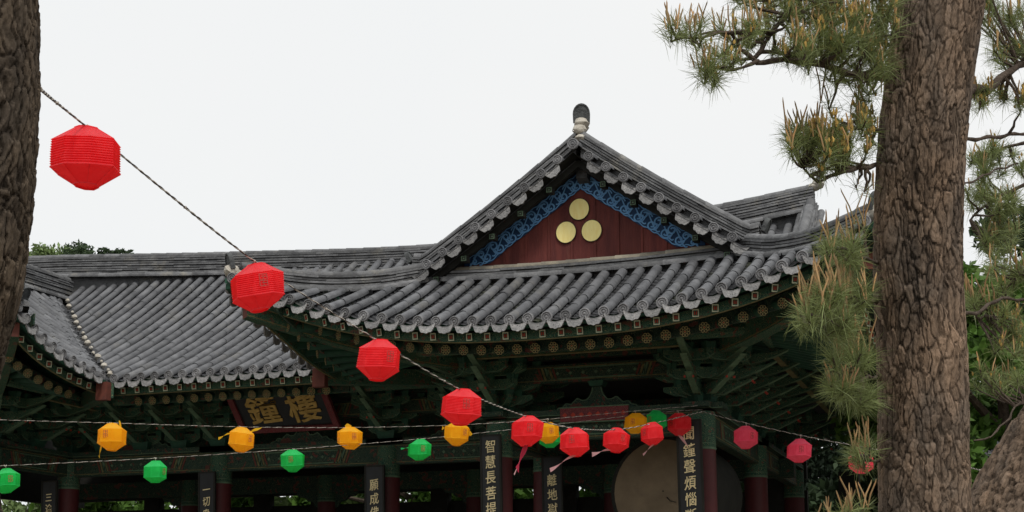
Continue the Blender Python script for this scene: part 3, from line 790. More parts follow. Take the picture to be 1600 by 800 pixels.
for (a, b) in runs:
    painted_beam(a, b, .14, 3.74, 4.03)
    A = Vector((*a, 4.06)); B = Vector((*b, 4.06)); e = (B-A).normalized()*.28
    m_ = MB(); m_.beam(A-e, B+e, .30, .07, 0); m_.beam(A-e*1.0+Vector((0, 0, -.03)), B+e+Vector((0, 0, -.03)), .305, .008, 1)
    part(m_.obj('plate', [M['dan2'], M['green2']]), pav)
    painted_beam(a, b, .13, 4.44, 4.66)
    A.z = B.z = 4.86; m_ = MB(); m_.beam(A, B, .12, .26, 0); part(m_.obj('wall_beam', [M['dan2']]), pav)
    # outer purlin carried by the brackets
    d = (B-A).normalized(); out = Vector((d.y, -d.x, 0)); off = .85
    if a[0] == b[0]: out = Vector((1, 0, 0)) if a[0] > -4 else (Vector((-1, 0, 0)) if a[0] > -7 else Vector((1, 0, 0)))
    else: out = Vector((0, -1, 0))
    if a[0] != b[0] or True:
        m_ = MB(); A2 = A+out*off; B2 = B+out*off; A2.z = B2.z = (4.78 if a[1] < 17 or a[0] == b[0] else 4.72)
        m_.tube([A2-d*(.8 if a[1] < 17 else 0), B2+d*(.8 if a[1] < 17 and a[0] != b[0] else 0)], .075, 10, 0)
        if a[1] < 17 or a[0] == b[0]: m_.beam(A2-Vector((0, 0, .105)), B2-Vector((0, 0, .105)), .07, .06, 0); m_.beam(A2-Vector((0, 0, .14)), B2-Vector((0, 0, .14)), .075, .008, 1)
        part(m_.obj('eave_purlin', [M['dan'], M['dimyel']]), pav)
# bracket sets: stepped arms with upturned tongues and bearing blocks
def make_bracket():
    mb = MB()
    mb.box((0, 0, 4.15), (.15, .15, .06), None, 1, taper=.72)
    for k in range(3):
        z = 4.26+k*.17; L = .36+.23*k
        # arm across the wall line and one on each step out
        for st in range(0, k+1):
            y = -.28*st; l2 = .30+.14*(k-st)
            ol = [(-l2, .05), (-l2, -.01), (-l2*.82, -.05), (-l2*.6, -.075), (l2*.6, -.075), (l2*.82, -.05), (l2, -.01), (l2, .05)]
            mb.prism(ol, (0, y, z), (1, 0, 0), (0, 0, 1), .075, 0)
            ol2 = [(-l2, -.004), (-l2, -.018), (-l2*.82, -.058), (-l2*.6, -.083), (l2*.6, -.083), (l2*.82, -.058), (l2, -.018), (l2, -.004), (l2*.8, -.042), (l2*.58, -.065), (-l2*.58, -.065), (-l2*.8, -.042)]
            n_ = 6
            for i in range(7): mb.beam((ol[i+1][0] if i < 6 else l2, y-.04, z+ol[min(i+1, 7)][1]), (ol[min(i+2, 7)][0], y-.04, z+ol[min(i+2, 7)][1]), .006, .010, 2) if i < 6 else None
            for sx in (-l2*.86, 0, l2*.86): mb.box((sx, y, z+.085), (.058, .058, .035), None, 1, taper=.75)
        # projecting arm with a tongue
        y1 = -(L+.18)
        ol = [(0, .055), (0, -.06), (L*.75, -.06), (L*.92, -.03), (L+.08, .02), (L+.26, .10), (L+.30, .125), (L+.16, .085), (L, .055)]
        mb.prism(ol, (0, 0, z), (0, -1, 0), (0, 0, 1), .072, 0)
        for i in range(1, 6): mb.beam((0, -ol[i][0], z+ol[i][1]-.003), (0, -ol[i+1][0], z+ol[i+1][1]-.003), .078, .008, 2)
        ol = [(0, .055), (0, -.06), (.30+.1*k, -.06), (.44+.1*k, .0), (.44+.1*k, .055)]
        mb.prism(ol, (0, 0, z), (0, 1, 0), (0, 0, 1), .072, 0)
        mb.box((0, -.28*k, z+.09), (.055, .055, .03), None, 1, taper=.75)
    for (x, y, z, q) in ((.05, -.62, 4.33, 0), (-.05, -.62, 4.33, 0)): mb.box((x, y, z), (.008, .012, .012), None, 3)
    # lotus bud and small red accents on the tongue sides
    return mb.obj('bracket_set', [M['dan'], M['green'], M['green2'], M['redp']])
br0 = make_bracket(); br0.parent = pav; first = True
blist = [(-3.49, 16.39, 0), (-6.0, 16.39, 0), (-3.49, 16.39, 90), (-3.49, 16.39, 45), (-6.0, 16.39, -45), (-6.0, 16.39, -90), (-3.49, 18.15, 90), (-3.49, 19.9, 90), (-3.49, 21.6, 90), (-3.49, 23.4, 90),
         (-8.3, 18.19, 0), (-10.97, 18.19, 0), (-9.64, 18.19, 0), (-12.28, 18.19, 0), (-13.6, 18.19, 0), (-7.15, 18.19, 0), (-6.0, 17.3, -90),
         (-13.6, 16.39, 90), (-13.6, 16.39, 45), (-13.6, 16.39, 0), (-13.6, 17.3, 90), (-16.1, 16.39, 0), (-14.85, 16.39, 0)]
blist += [(-3.49, 17.27, 90), (-3.49, 19.02, 90), (-11.62, 18.19, 0), (-12.95, 18.19, 0), (-5.2, 16.39, 0), (-4.3, 16.39, 0)][:4]
blist = [b for b in blist if b[:2] != (-9.64, 18.19)]
for (x, y, a) in blist:
    if first: br0.location = Vector((x, y, 0))-pav.location; br0.rotation_euler = (0, 0, R_(a)); first = False
    else: inst(br0, 'bracket_set', (x, y, 0), (0, 0, R_(a)), pav)
# carved vase-shaped plates standing on the beams
def hwaban(parent, panel=True):
    half = [(.52, 0), (.50, .03), (.44, .04), (.40, .085), (.33, .07), (.30, .10), (.25, .145), (.19, .115), (.13, .12), (.085, .17), (.06, .23), (.055, .27)]
    ol = [(-x, z) for x, z in half]+[(x, z) for x, z in half[::-1]]
    mb = MB(); mb.prism(ol, (0, 0, 4.1), (1, 0, 0), (0, 0, 1), .07, 0)
    for sgn in (-1, 1):
        for i in range(len(half)-1): mb.beam((sgn*half[i][0]*.97, -.04, 4.1+half[i][1]*.97), (sgn*half[i+1][0]*.97, -.04, 4.1+half[i+1][1]*.97), .006, .011, 1)
    mb.box((0, 0, 4.405), (.1, .1, .03), None, 2, taper=.75)
    if panel: mb.box((0, -.16, 4.02), (.42, .01, .085), None, 3)
    if panel: mb.box((0, -.165, 4.11), (.43, .012, .006), None, 1); mb.box((0, -.165, 3.93), (.43, .012, .006), None, 1)
    for k in range(8 if panel else 0): mb.box((-.36+.72*k/7, -.174, 4.02), (.022, .003, .022), ((Vector((1, 0, 1)).normalized()), Vector((0, 1, 0)), Vector((-1, 0, 1)).normalized()), 4)
    return mb.obj('carved_plate', [M['dan2'], M['green2'], M['green'], M['danred'], M['redp']])
h0 = hwaban(pav); h0.parent = pav; h0.location = Vector((-4.745, 16.39, 0))-pav.location
for (x, y, a) in ((-7.15, 18.19, 0), (-9.64, 18.19, 0), (-12.28, 18.19, 0), (-3.49, 18.15, 90), (-3.49, 21.6, 90), (-14.85, 16.39, 0)):
    if x == -7.15: h1 = hwaban(pav, False); h1.parent = pav; h1.location = Vector((x, y, 0))-pav.location
    else: inst(h1, 'carved_plate', (x, y, 0), (0, 0, R_(a)), pav)
# ceiling, back walls, floor
c = MB(); c.box((-4.745, 19.8, 5.16), (1.5, 3.9, .03)); c.box((-11, 20.4, 5.163), (8, 2.4, .03)); c.box((-14.845, 17.2, 5.16), (1.6, 1.3, .03))
for xx in (-4.745, -14.845): c.box((xx, 16.52, 5.3), (1.6, .03, .4)); c.box((xx-1.55, 17.4, 5.3), (.03, .85, .4)); c.box((xx+1.55, 17.4, 5.3), (.03, .85, .4))
c.box((-9.8, 18.3, 5.2), (6.6, .03, .35)); part(c.obj('ceiling', [M['dark']]), pav)
c = MB(); c.box((-17.6, 19.8, 4.6), (.06, 4.2, .8)); c.box((-17.6, 19.8, 2.0), (.06, 3.9, 1.5)); part(c.obj('side_wall', [M['dark']]), pav)
c = MB()
c.box((-10.5, 23.6, 4.5), (7.2, .06, .62)); c.box((-10.5, 23.6, 2.25), (7.2, .06, 1.44)); 
part(c.obj('back_wall', [M['dark']]), pav)
for i in range(12):
    c = MB(); c.box((-15.6+i*1.18, 23.5, 3.6), (.16, .1, .36)); part(c.obj('back_post', [M['dark']]), pav)
c = MB(); c.box((-9.8, 21.6, 3.86), (6.6, .1, .14)); c.box((-9.8, 21.6, 4.6), (6.6, .06, .4)); part(c.obj('inner_beam', [M['dan2']]), pav)
# hanging carved ornaments under the inner beam
for i in range(9):
    m_ = MB(); L = .42; ol = [(0, 0), (L, 0), (L*.85, -.07), (L*.6, -.08), (L*.45, -.14), (L*.2, -.16), (L*.12, -.24), (0, -.26)]
    x0 = [-13.6, -10.97, -8.3, -6.0][i % 4]; sgn = 1 if i < 4 else -1
    if i >= 8: break
    m_.prism(ol, (x0+sgn*.16, 21.6, 3.72), (sgn, 0, 0), (0, 0, 1), .06, 0); part(m_.obj('corner_bracket', [M['dan2']]), pav)
c = MB(); c.box((-9.8, 20, .4), (7.2, 4.4, .4)); part(c.obj('platform', [M['stone']]), pav)

# ------------------------------------------------------------------ lettering helper
def text_mesh(ch, size, bold=.0, shear=0.0):
    cu = bpy.data.curves.new('t', 'FONT'); cu.body = ch; cu.size = size; cu.align_x = 'CENTER'; cu.align_y = 'CENTER'; cu.extrude = .004; cu.offset = bold; cu.shear = shear; cu.resolution_u = 3
    o = bpy.data.objects.new('t', cu); COL.objects.link(o)
    dg = bpy.context.evaluated_depsgraph_get(); dg.update(); me = bpy.data.meshes.new_from_object(o.evaluated_get(dg))
    vs = [v.co.copy() for v in me.vertices]; fs = [tuple(p.vertices) for p in me.polygons]
    bpy.data.objects.remove(o); bpy.data.meshes.remove(me); bpy.data.curves.remove(cu)
    if vs:
        cx = (min(v.x for v in vs)+max(v.x for v in vs))/2; cy = (min(v.y for v in vs)+max(v.y for v in vs))/2
        vs = [Vector((v.x-cx, v.y-cy, v.z)) for v in vs]
    return vs, fs
def warp(vs, amp, seed):
    """slightly uneven brush-like glyphs"""
    r = random.Random(seed); a, b, c, d = [r.uniform(0, 6) for _ in range(4)]
    return [Vector((v.x+amp*math.sin(v.y*40+a)+amp*.6*math.sin(v.x*55+b), v.y+amp*math.sin(v.x*38+c)+amp*.6*math.sin(v.y*60+d)+v.x*.10, v.z)) for v in vs]
def signboard(x, y, ztop, txt, cs, pitch, label, width=.27, first_dz=.13):
    t = thing('hanging_signboard', label, 'signboard', (x, y, ztop), 'black signboards with gold verses on the columns')
    L = max(1.3, pitch*len(txt)+.25); tilt = .06
    Y = Vector((0, -tilt, 1)).normalized(); X = Vector((1, 0, 0)); Z = Vector((0, -1, 0)); N = X.cross(Y)
    if N.y > 0: N = -N
    b = MB(); cpt = -Y*(L/2); b.box(cpt, (width/2, .014, L/2), (X, N, Y), 0)
    b.obj('board', [M['black']], t)
    fr_ = MB()
    for s in (-1, 1): fr_.box(cpt+X*s*width/2, (.012, .02, L/2+.012), (X, N, Y), 0)
    for s in (-1, 1): fr_.box(cpt+Y*s*L/2, (width/2, .02, .012), (X, N, Y), 0)
    fr_.obj('frame', [M['dark']], t)
    w = MB()
    for i, ch in enumerate(txt):
        vs, fs = text_mesh(ch, cs, .0008, 0); vs = warp(vs, .0022, hash_(ch)+i)
        o_ = -Y*(first_dz+pitch*i)+N*.020
        w.add([o_+X*v.x*.84+Y*v.y+N*(v.z) for v in vs], fs)
    w.obj('lettering', [M['goldtext']], t)
    return t
def hash_(c): return ord(c)
signboard(-3.56, 16.02, 3.86, '聞鐘聲煩惱斷', .168, .187, 'black board with gold verse hung right of the big drum', first_dz=.15)
signboard(-6.0, 16.08, 3.80, '智慧長菩提生', .168, .187, 'tallest visible black board with gold verse left of the big drum', first_dz=.13, width=.245)
signboard(-5.80, 17.85, 3.72, '離地獄出三界', .165, .19, 'narrow black board with gold verse just left of the drum rim, set further back', first_dz=.30, width=.26)
signboard(-8.38, 17.90, 3.70, '願成佛度衆生', .165, .187, 'black board with gold verse on the column right of the name plaque', first_dz=.26)
signboard(-11.02, 17.90, 3.70, '一切衆生成正覺', .15, .175, 'black board with gold verse left of the name plaque', first_dz=.24, width=.25)
signboard(-13.72, 17.90, 3.66, '三途離苦破刀山', .14, .165, 'leftmost black board with gold verse beside the left pine trunk', first_dz=.24, width=.25)

# name plaque 鐘樓
pt = thing('name_plaque', 'wide black plaque with two large dull gold characters in a red patterned frame', 'plaque', (-9.78, 17.95, 4.5))
A = Vector((-9.78, 18.05, 4.34)); B = Vector((-9.80, 17.60, 4.82)); Yp = (B-A).normalized(); Xp = Vector((1, 0, 0)); Np = Xp.cross(Yp); Np = Np if Np.y < 0 else -Np
Hp = (B-A).length; mid = (A+B)/2-Vector(pt.location)
b = MB(); b.box(mid, (.70, .015, Hp/2), (Xp, Np, Yp)); b.obj('board', [M['black']], pt)
b = MB()
for s in (-1, 1): b.box(mid+Xp*s*.745+Np*.02, (.045, .03, Hp/2+.05), (Xp, Np, Yp), 0)
for s in (-1, 1): b.box(mid+Yp*s*(Hp/2+.03)+Np*.02, (.70, .03, .04), (Xp, Np, Yp), 0)
b.obj('frame', [M['danred']], pt)
w = MB()
for ch, dx, dy in (('鐘', -.31, .0), ('樓', .33, .0)):
    vs, fs = text_mesh(ch, .53, .001); vs = warp(vs, .007, ord(ch))
    for q, (ox, oy) in enumerate(((0, 0), (.007, .002), (-.006, -.003), (.002, -.006), (-.002, .006))):   # brush weight
        w.add([mid+Np*(.024+.0012*q)+Xp*(v.x*1.0+dx+ox)+Yp*(v.y+dy+oy)+Np*v.z for v in vs], fs)
w.obj('lettering', [M['dullgold']], pt)

# big drum
dt = thing('temple_drum', 'huge barrel drum with a pale brown skin standing between two signboards', 'drum', (-4.17, 18.1, .8))
dc = Vector((-.07, -.55, 2.40)); b = MB()
ax = Vector((-.10, -1, 0)).normalized(); xx = Vector((0, 0, 1)).cross(ax).normalized(); yy = ax.cross(xx)
prof = [(.0, .65), (.0, .685), (.07, .69), (.3, .70), (.62, .705), (.95, .69), (1.2, .67)]; n = 40; vs = []
for (d_, r) in prof:
    for k in range(n): a = 2*math.pi*k/n; vs.append(dc-ax*d_+xx*(math.cos(a)*r)+yy*(math.sin(a)*r))
b.add(vs, [(i*n+k, i*n+(k+1) % n, (i+1)*n+(k+1) % n, (i+1)*n+k) for i in range(len(prof)-1) for k in range(n)])
b.add(vs[-n:], [tuple(range(n))]); b.obj('drum_body', [M['dark']], dt, 40)
b = MB(); vs = []
for (r, d_) in ((.655, .0), (.65, -.006), (.5, -.008), (.01, -.010)):
    for k in range(n): a = 2*math.pi*k/n; vs.append(dc-ax*d_+xx*(math.cos(a)*r)+yy*(math.sin(a)*r))
b.add(vs, [(i*n+k, i*n+(k+1) % n, (i+1)*n+(k+1) % n, (i+1)*n+k) for i in range(3) for k in range(n)]); b.obj('drum_skin', [M['skin']], dt, 40)
b = MB(); vs = [dc-ax*-.004+xx*(math.cos(2*math.pi*k/n)*r)+yy*(math.sin(2*math.pi*k/n)*r) for r in (.698, .648) for k in range(n)]
b.add(vs, [(k, (k+1) % n, n+(k+1) % n, n+k) for k in range(n)])
for k in range(48):
    a = 2*math.pi*k/48; b.box(dc+ax*.01+xx*(math.cos(a)*.675)+yy*(math.sin(a)*.675), (.010, .008, .010))
b.obj('studded_rim', [M['dark']], dt)
b = MB()
for sx in (-.62, .62):
    b.box((sx, -.4, .8), (.05, .06, .8)); b.box((sx, .5, .8), (.05, .06, .8)); b.box((sx, .05, 1.5), (.05, .6, .05))
b.obj('drum_stand', [M['colred']], dt)
b = MB(); b.tube([(-.02, -.575, 2.32), (.03, -.60, 2.27), (.10, -.59, 2.255)], [.009, .006, .004], 6); b.obj('hook', [M['dark']], dt)

# ------------------------------------------------------------------ strings of lanterns
def helix_string(name, pts, label, group=None, r=.0036, amp=.0024, pitch=.13, m='cordw', knots=()):
    P = smooth_path(pts, .02); mb = MB(); s = 0
    for st in range(2):
        q = []; s = 0
        for i, p in enumerate(P):
            if i: s += (P[i]-P[i-1]).length
            a = 2*math.pi*s/pitch+st*math.pi; w = amp*(1+.5*math.sin(s*3.1)); q.append(p+Vector((math.cos(a)*w*.4, 0, math.sin(a)*w)))
        mb.tube(q, r, 5, st)
    s = 0
    for i in range(10, len(P)-1, 37): blob(mb, P[i], r*2.6)
    o = mb.obj(name, [M[m], M['cordd']]); tag(o, label, 'cord'); return o
main_pts = [at(40, 121, 4.55), at(60, 137, 4.62), at(135, 198, 5.84), at(400, 410, 7.5), at(590, 532, 8.6), at(720, 609, 9.7), at(823, 651, 11.7), at(897, 669, 12.4), at(963, 671, 14.3), at(1018, 662, 15.0), at(1098, 643, 16.25)]
helix_string('lantern_cord', main_pts, 'twisted cord sagging from the left pine trunk past the red lanterns to the pavilion', m='cordd' if False else 'cordw')
y_pts = [at(-260, 646, 11.2), at(0, 656, 12.3), at(174, 661, 13), at(377, 667, 13.8), at(547, 668, 14.6), at(713, 664, 15), at(855, 655, 15.4), at(993, 642, 15.9), at(1090, 634, 16.3)]
helix_string('lantern_cord', y_pts, 'thin pale cord carrying the yellow lanterns across the pavilion front', r=.0024, amp=.001)
g_pts = [at(-260, 739, 11.5), at(0, 728, 13), at(243, 716, 13.8), at(456, 702, 14.3), at(655, 686, 14.8), at(800, 671, 15.4), at(1026, 645, 16.2), at(1098, 640, 16.5)]
helix_string('lantern_cord', g_pts, 'lower pale cord carrying the green lanterns across the pavilion front', r=.0024, amp=.001)
p_pts = [at(1098, 643, 16.4), at(1145, 656, 15.8), at(1250, 680, 15.2), at(1345, 698, 14.5), at(1450, 716, 12), at(1575, 745, 8.3)]
helix_string('lantern_cord', p_pts, 'pale cord carrying the pink lanterns from the drum bay towards the right pines', r=.0034, amp=.0018)

LM = {}
def lantern_meshes(colour, m):
    """unit lantern: radius 1, octagonal, pleated middle, cones above and below"""
    mb = MB(); n = 8; prof = [(.02, .86), (.34, .86), (.36, .90), (.38, .90), (.38, .86), (1.0, .42)]
    K = 11
    for i in range(K):
        z0 = .42-.84*i/K; prof += [(.955, z0-.84/K*.35), (1.0, z0-.84/K*.9)]
    prof += [(1.0, -.44), (.38, -.86), (.38, -.90), (.34, -.90), (.33, -.84), (.02, -.84)]
    vs = []
    for (r, z) in prof:
        for k in range(n): a = 2*math.pi*(k+.5)/n; vs.append((math.cos(a)*r, math.sin(a)*r, z))
    mb.add(vs, [(i*n+k, i*n+(k+1) % n, (i+1)*n+(k+1) % n, (i+1)*n+k) for i in range(len(prof)-1) for k in range(n)])
    # folded seams
    for k in range(n):
        a = 2*math.pi*(k+.5)/n
        mb.tube([(math.cos(a)*.37, math.sin(a)*.37, .87), (math.cos(a)*1.0, math.sin(a)*1.0, .42)], .009, 4)
        mb.tube([(math.cos(a)*.37, math.sin(a)*.37, -.87), (math.cos(a)*1.0, math.sin(a)*1.0, -.44)], .009, 4)
    return mb
def lantern(name_col, m, px, py, Z, W, label, group, stringpt, rot=0, tilt=(0, 0), ribbon=None, smooth_small=False):
    c = at(px, py, Z); R = W/2/.97
    t = thing('paper_lantern', label, 'lantern', c, group); t.rotation_euler = (tilt[0], tilt[1], rot)
    lm = lantern_meshes(name_col, m); q = [rnd.uniform(0, 6.3) for _ in range(6)]; k1 = .028
    lm.v = [(x*R*(1+k1*math.sin(2.1*z+q[0])+k1*math.sin(2*math.atan2(y, x)+q[1]))+R*k1*math.sin(z*2+q[2]), y*R*(1+k1*math.sin(2.3*z+q[3])), R*(z+k1*1.3*math.sin(x*2.6+q[4])+k1*math.sin(y*3+q[5])-.02*x*y)) for (x, y, z) in lm.v]
    lm.obj('shade', [M[m]], t)
    # printed mark on the panel that faces the visitors
    mb = MB(); want = math.atan2(-c.y, -c.x)+R_(rnd.choice([-26, 20, 24]))-rot; k = round(want/(math.pi/4)); a = k*math.pi/4
    nrm = Vector((math.cos(a), math.sin(a), 0)); xt = Vector((0, 0, 1)).cross(nrm); d = R*math.cos(math.pi/8)*1.03+.0012
    h = R*.30; w = R*.15; skip_mark = W > .259 and Z < 6
    def stroke(x0, z0, x1, z1, th=.009):
        p = nrm*d+xt*(x0*w)+Vector((0, 0, z0*h)); q = nrm*d+xt*(x1*w)+Vector((0, 0, z1*h)); dd = (q-p).normalized(); s_ = dd.cross(nrm)*R*th*1.3
        mb.add([p-s_, q-s_, q+s_, p+s_], [(0, 1, 2, 3)])
    for zz in (1, .15):
        stroke(-1, zz, 1, zz); stroke(-1, zz, -1, zz-.7); stroke(1, zz, 1, zz-.7); stroke(-.5, zz-.3, .9, zz-.3); stroke(0, zz, 0, zz-.7); stroke(-1, zz-.7, .6, zz-.7)
    if not skip_mark: mb.obj('printed_mark', [M['ink']], t)
    # tie
    sp = Vector(stringpt)-c; sp = Matrix.Rotation(0, 3, 'Z') @ sp
    inv = t.rotation_euler.to_matrix().transposed(); spl = inv @ sp
    tb = MB(); tb.tube([(0, 0, R*.84), spl*.6+Vector((.003, 0, R*.3)), spl], .003, 5); 
    l = MB(); pts = []
    for i in range(13): a2 = 2*math.pi*i/12; pts.append(spl+Vector((math.cos(a2)*.010, math.sin(a2)*.010, math.sin(a2*2)*.006)))
    tb.tube(pts, .0028, 5); tb.obj('tie', [M['cordw']], t)
    if ribbon:
        for (mm, d0, ln, wd, start) in ribbon:
            d0 = inv @ Vector(d0).normalized(); rb = MB(); vs = []; K = 10; side = d0.cross(Vector((.2, .9, .1))).normalized()
            for i in range(K+1):
                u = i/K; p = Vector(start)*R+d0*ln*u+Vector((0, 0, -.10*ln*u*u+.03*ln*math.sin(u*6))); ww = wd*(.35+.65*math.sin(min(1, u*1.6)*math.pi/2))
                tw = side*math.cos(u*2)+Vector((0, 0, 1))*math.sin(u*2)*.6
                vs += [p-tw*ww/2, p+tw*ww/2]
            rb.add(vs, [(i*2, i*2+1, i*2+3, i*2+2) for i in range(K)]); rb.obj('ribbon', [M[mm]], t)
    return t
def on(pts, px):
    P = smooth_path(pts, .05); best = min(P, key=lambda p: abs(((p-EYE).dot(RT)/(p-EYE).dot(FW))*F+PCX-px)); return best
GR = 'red lanterns on the long sagging cord'
reds = [(135, 246, 5.84, .260, 'largest red paper lantern, nearest the left pine trunk, against the sky', None, (.02, -.03)),
        (403, 450, 7.5, .262, 'second largest red paper lantern, in front of the left hip corner of the tiled roof', None, (-.05, -.14)),
        (592, 562, 8.6, .258, 'red paper lantern hanging below the left part of the tiled eave', None, (.02, .06)),
        (721.5, 636, 9.7, .260, 'red paper lantern just above a yellow lantern', None, (.03, .08)),
        (824, 673, 11.7, .262, 'red paper lantern with a crimson ribbon overlapping a yellow one', [('ribr', (-.45, 0, -1), .20, .07, (0, 0, -.85)), ('ribp', (-.5, 0, -1), .24, .018, (0, 0, -.85))], (-.02, .05)),
        (898, 691, 12.4, .262, 'red paper lantern above the narrow signboard with a pale ribbon blown left', [('ribp', (-1, 0, -.4), .25, .04, (0, 0, -.85))], (-.02, -.06)),
        (963, 688, 14.3, .256, 'red paper lantern at the upper left rim of the big drum', [('ribp', (-1, 0, -.1), .20, .05, (-.4, 0, -.75))], (0, .06)),
        (1019, 678, 15.0, .250, 'red paper lantern in front of the top of the big drum', [('ribp', (-1, 0, -.75), .15, .03, (.1, 0, -.85))], (0, -.04))]
for i, (px, py, Z, W, lb, rb, tl) in enumerate(reds):
    lantern('red', 'lred', px, py, Z, W, lb, GR, on(main_pts, px), rot=[.35, .75, .2, .62, .5, .1, .8, .3][i], tilt=tl, ribbon=rb)
GP = 'pink lanterns towards the right pines'
for i, (px, py, Z, W, lb) in enumerate([(1165, 683, 15.6, .258, 'deep pink paper lantern in the shade, left one of the pink lanterns'), (1249, 705, 15.2, .26, 'bright pink paper lantern hanging clear of the pine needles'), (1345, 723, 14.6, .24, 'pink paper lantern half hidden by pine needles beside the right trunk')]):
    lantern('pink', 'lpnk', px, py, Z, W, lb, GP, on(p_pts, px), rot=.3*i, tilt=(0, .05))
GY = 'yellow lanterns on the upper thin cord'
tie = [('lyel', (-1, 0, -.2), .11, .028, (-.9, 0, .35)), ('lyel', (1, 0, .5), .10, .022, (.6, 0, .7))]
for i, (px, py, Z, W, lb, rb) in enumerate([(175, 683, 13, .26, 'leftmost yellow paper lantern', [('lyel', (.3, 0, -1), .12, .03, (.5, 0, 1.1)), ('lyel', (-.2, 0, -1), .10, .03, (-.75, 0, -.5))]),
        (377, 687, 13.8, .252, 'yellow paper lantern with two tied ends below the name plaque', [('lyel', (-1, 0, -.25), .13, .03, (-.85, 0, .4)), ('lyel', (1, 0, .45), .14, .026, (.6, 0, .6))]),
        (547, 684, 14.6, .248, 'yellow paper lantern right of the name plaque', [('lyel', (1, 0, .1), .07, .05, (-.4, 0, .9))]),
        (714, 678, 15.0, .26, 'yellow paper lantern directly under a red one', [('lyel', (1, 0, -.1), .05, .05, (.85, 0, .1)), ('lyel', (-1, 0, .2), .05, .05, (-.85, 0, .4))]),
        (857, 676, 15.4, .235, 'yellow paper lantern behind a red one and in front of a green one', None),
        (993, 661, 15.95, .245, 'dim yellow paper lantern in the shade above the drum', None)]):
    lantern('yel', 'lyel', px, py, Z, W, lb, GY, on(y_pts, px), rot=[.15, .5, .8, .3, .6, 0][i], tilt=(.05*(i % 3-1), .12*(i % 2)-.05), ribbon=rb)
GG = 'green lanterns on the lower thin cord'
for i, (px, py, Z, W, lb, rb) in enumerate([(10, 751, 13.1, .235, 'leftmost green paper lantern at the edge of the left pine trunk', None), (243, 738, 13.8, .228, 'green paper lantern in front of the dark opening between the two left signboards', None),
        (457, 720, 14.3, .235, 'green paper lantern below the name plaque', None), (656, 703, 14.8, .232, 'green paper lantern with a short tied end, left of the yellow one', [('lgrn', (-1, 0, .1), .10, .022, (-.9, 0, .1))]),
        (859, 684, 15.6, .235, 'green paper lantern mostly hidden behind a yellow and a red one', None), (1026, 657, 16.2, .235, 'dim green paper lantern in the shade above the drum', None)]):
    lantern('grn', 'lgrn', px, py, Z, W, lb, GG, on(g_pts, px), rot=[.2, .6, .35, .7, 0, .3][i], tilt=(.04, .08*(i % 2)-.06), ribbon=rb)
lantern('red', 'lred', 1061, 663, 16.3, .27, 'dim dark red paper lantern in the shade by the first character of the right signboard', 'lanterns in the shade over the drum', on(g_pts, 1061), rot=.3,
        ribbon=[('ribp', (.7, 0, -.7), .17, .04, (-.1, 0, -.85))])

# ------------------------------------------------------------------ pines
def fbm1(x, seed):
    r = np.random.RandomState(seed); out = 0
    for k in range(4): out = out+np.sin(x*(2.1**k)*1.7+r.rand()*9)/(1.7**k)
    return out
def worley(u, v, per, seed):
    """F1, F2 and cell id for points u (periodic, cells per turn) and v"""
    rs = np.random.RandomState(seed); NV = 700; ju = rs.rand(per, NV); jv = rs.rand(per, NV); idr = rs.rand(per, NV)
    iu = np.floor(u).astype(int); iv = np.floor(v).astype(int)
    f1 = np.full(u.shape, 9.); f2 = np.full(u.shape, 9.); cid = np.zeros(u.shape); du_ = np.zeros(u.shape); dv_ = np.zeros(u.shape)
    for a in (-1, 0, 1):
        for b in (-1, 0, 1):
            cu, cv = iu+a, iv+b; cm = cu % per; vm = cv % NV
            dx = cu+ju[cm, vm]-u; dy = cv+jv[cm, vm]-v; d = np.sqrt(dx*dx+dy*dy)
            c = d < f1; f2 = np.where(c, f1, np.minimum(f2, d)); cid = np.where(c, idr[cm, vm], cid); du_ = np.where(c, dx, du_); dv_ = np.where(c, dy, dv_); f1 = np.where(c, d, f1)
    return f1, f2, cid, du_, dv_
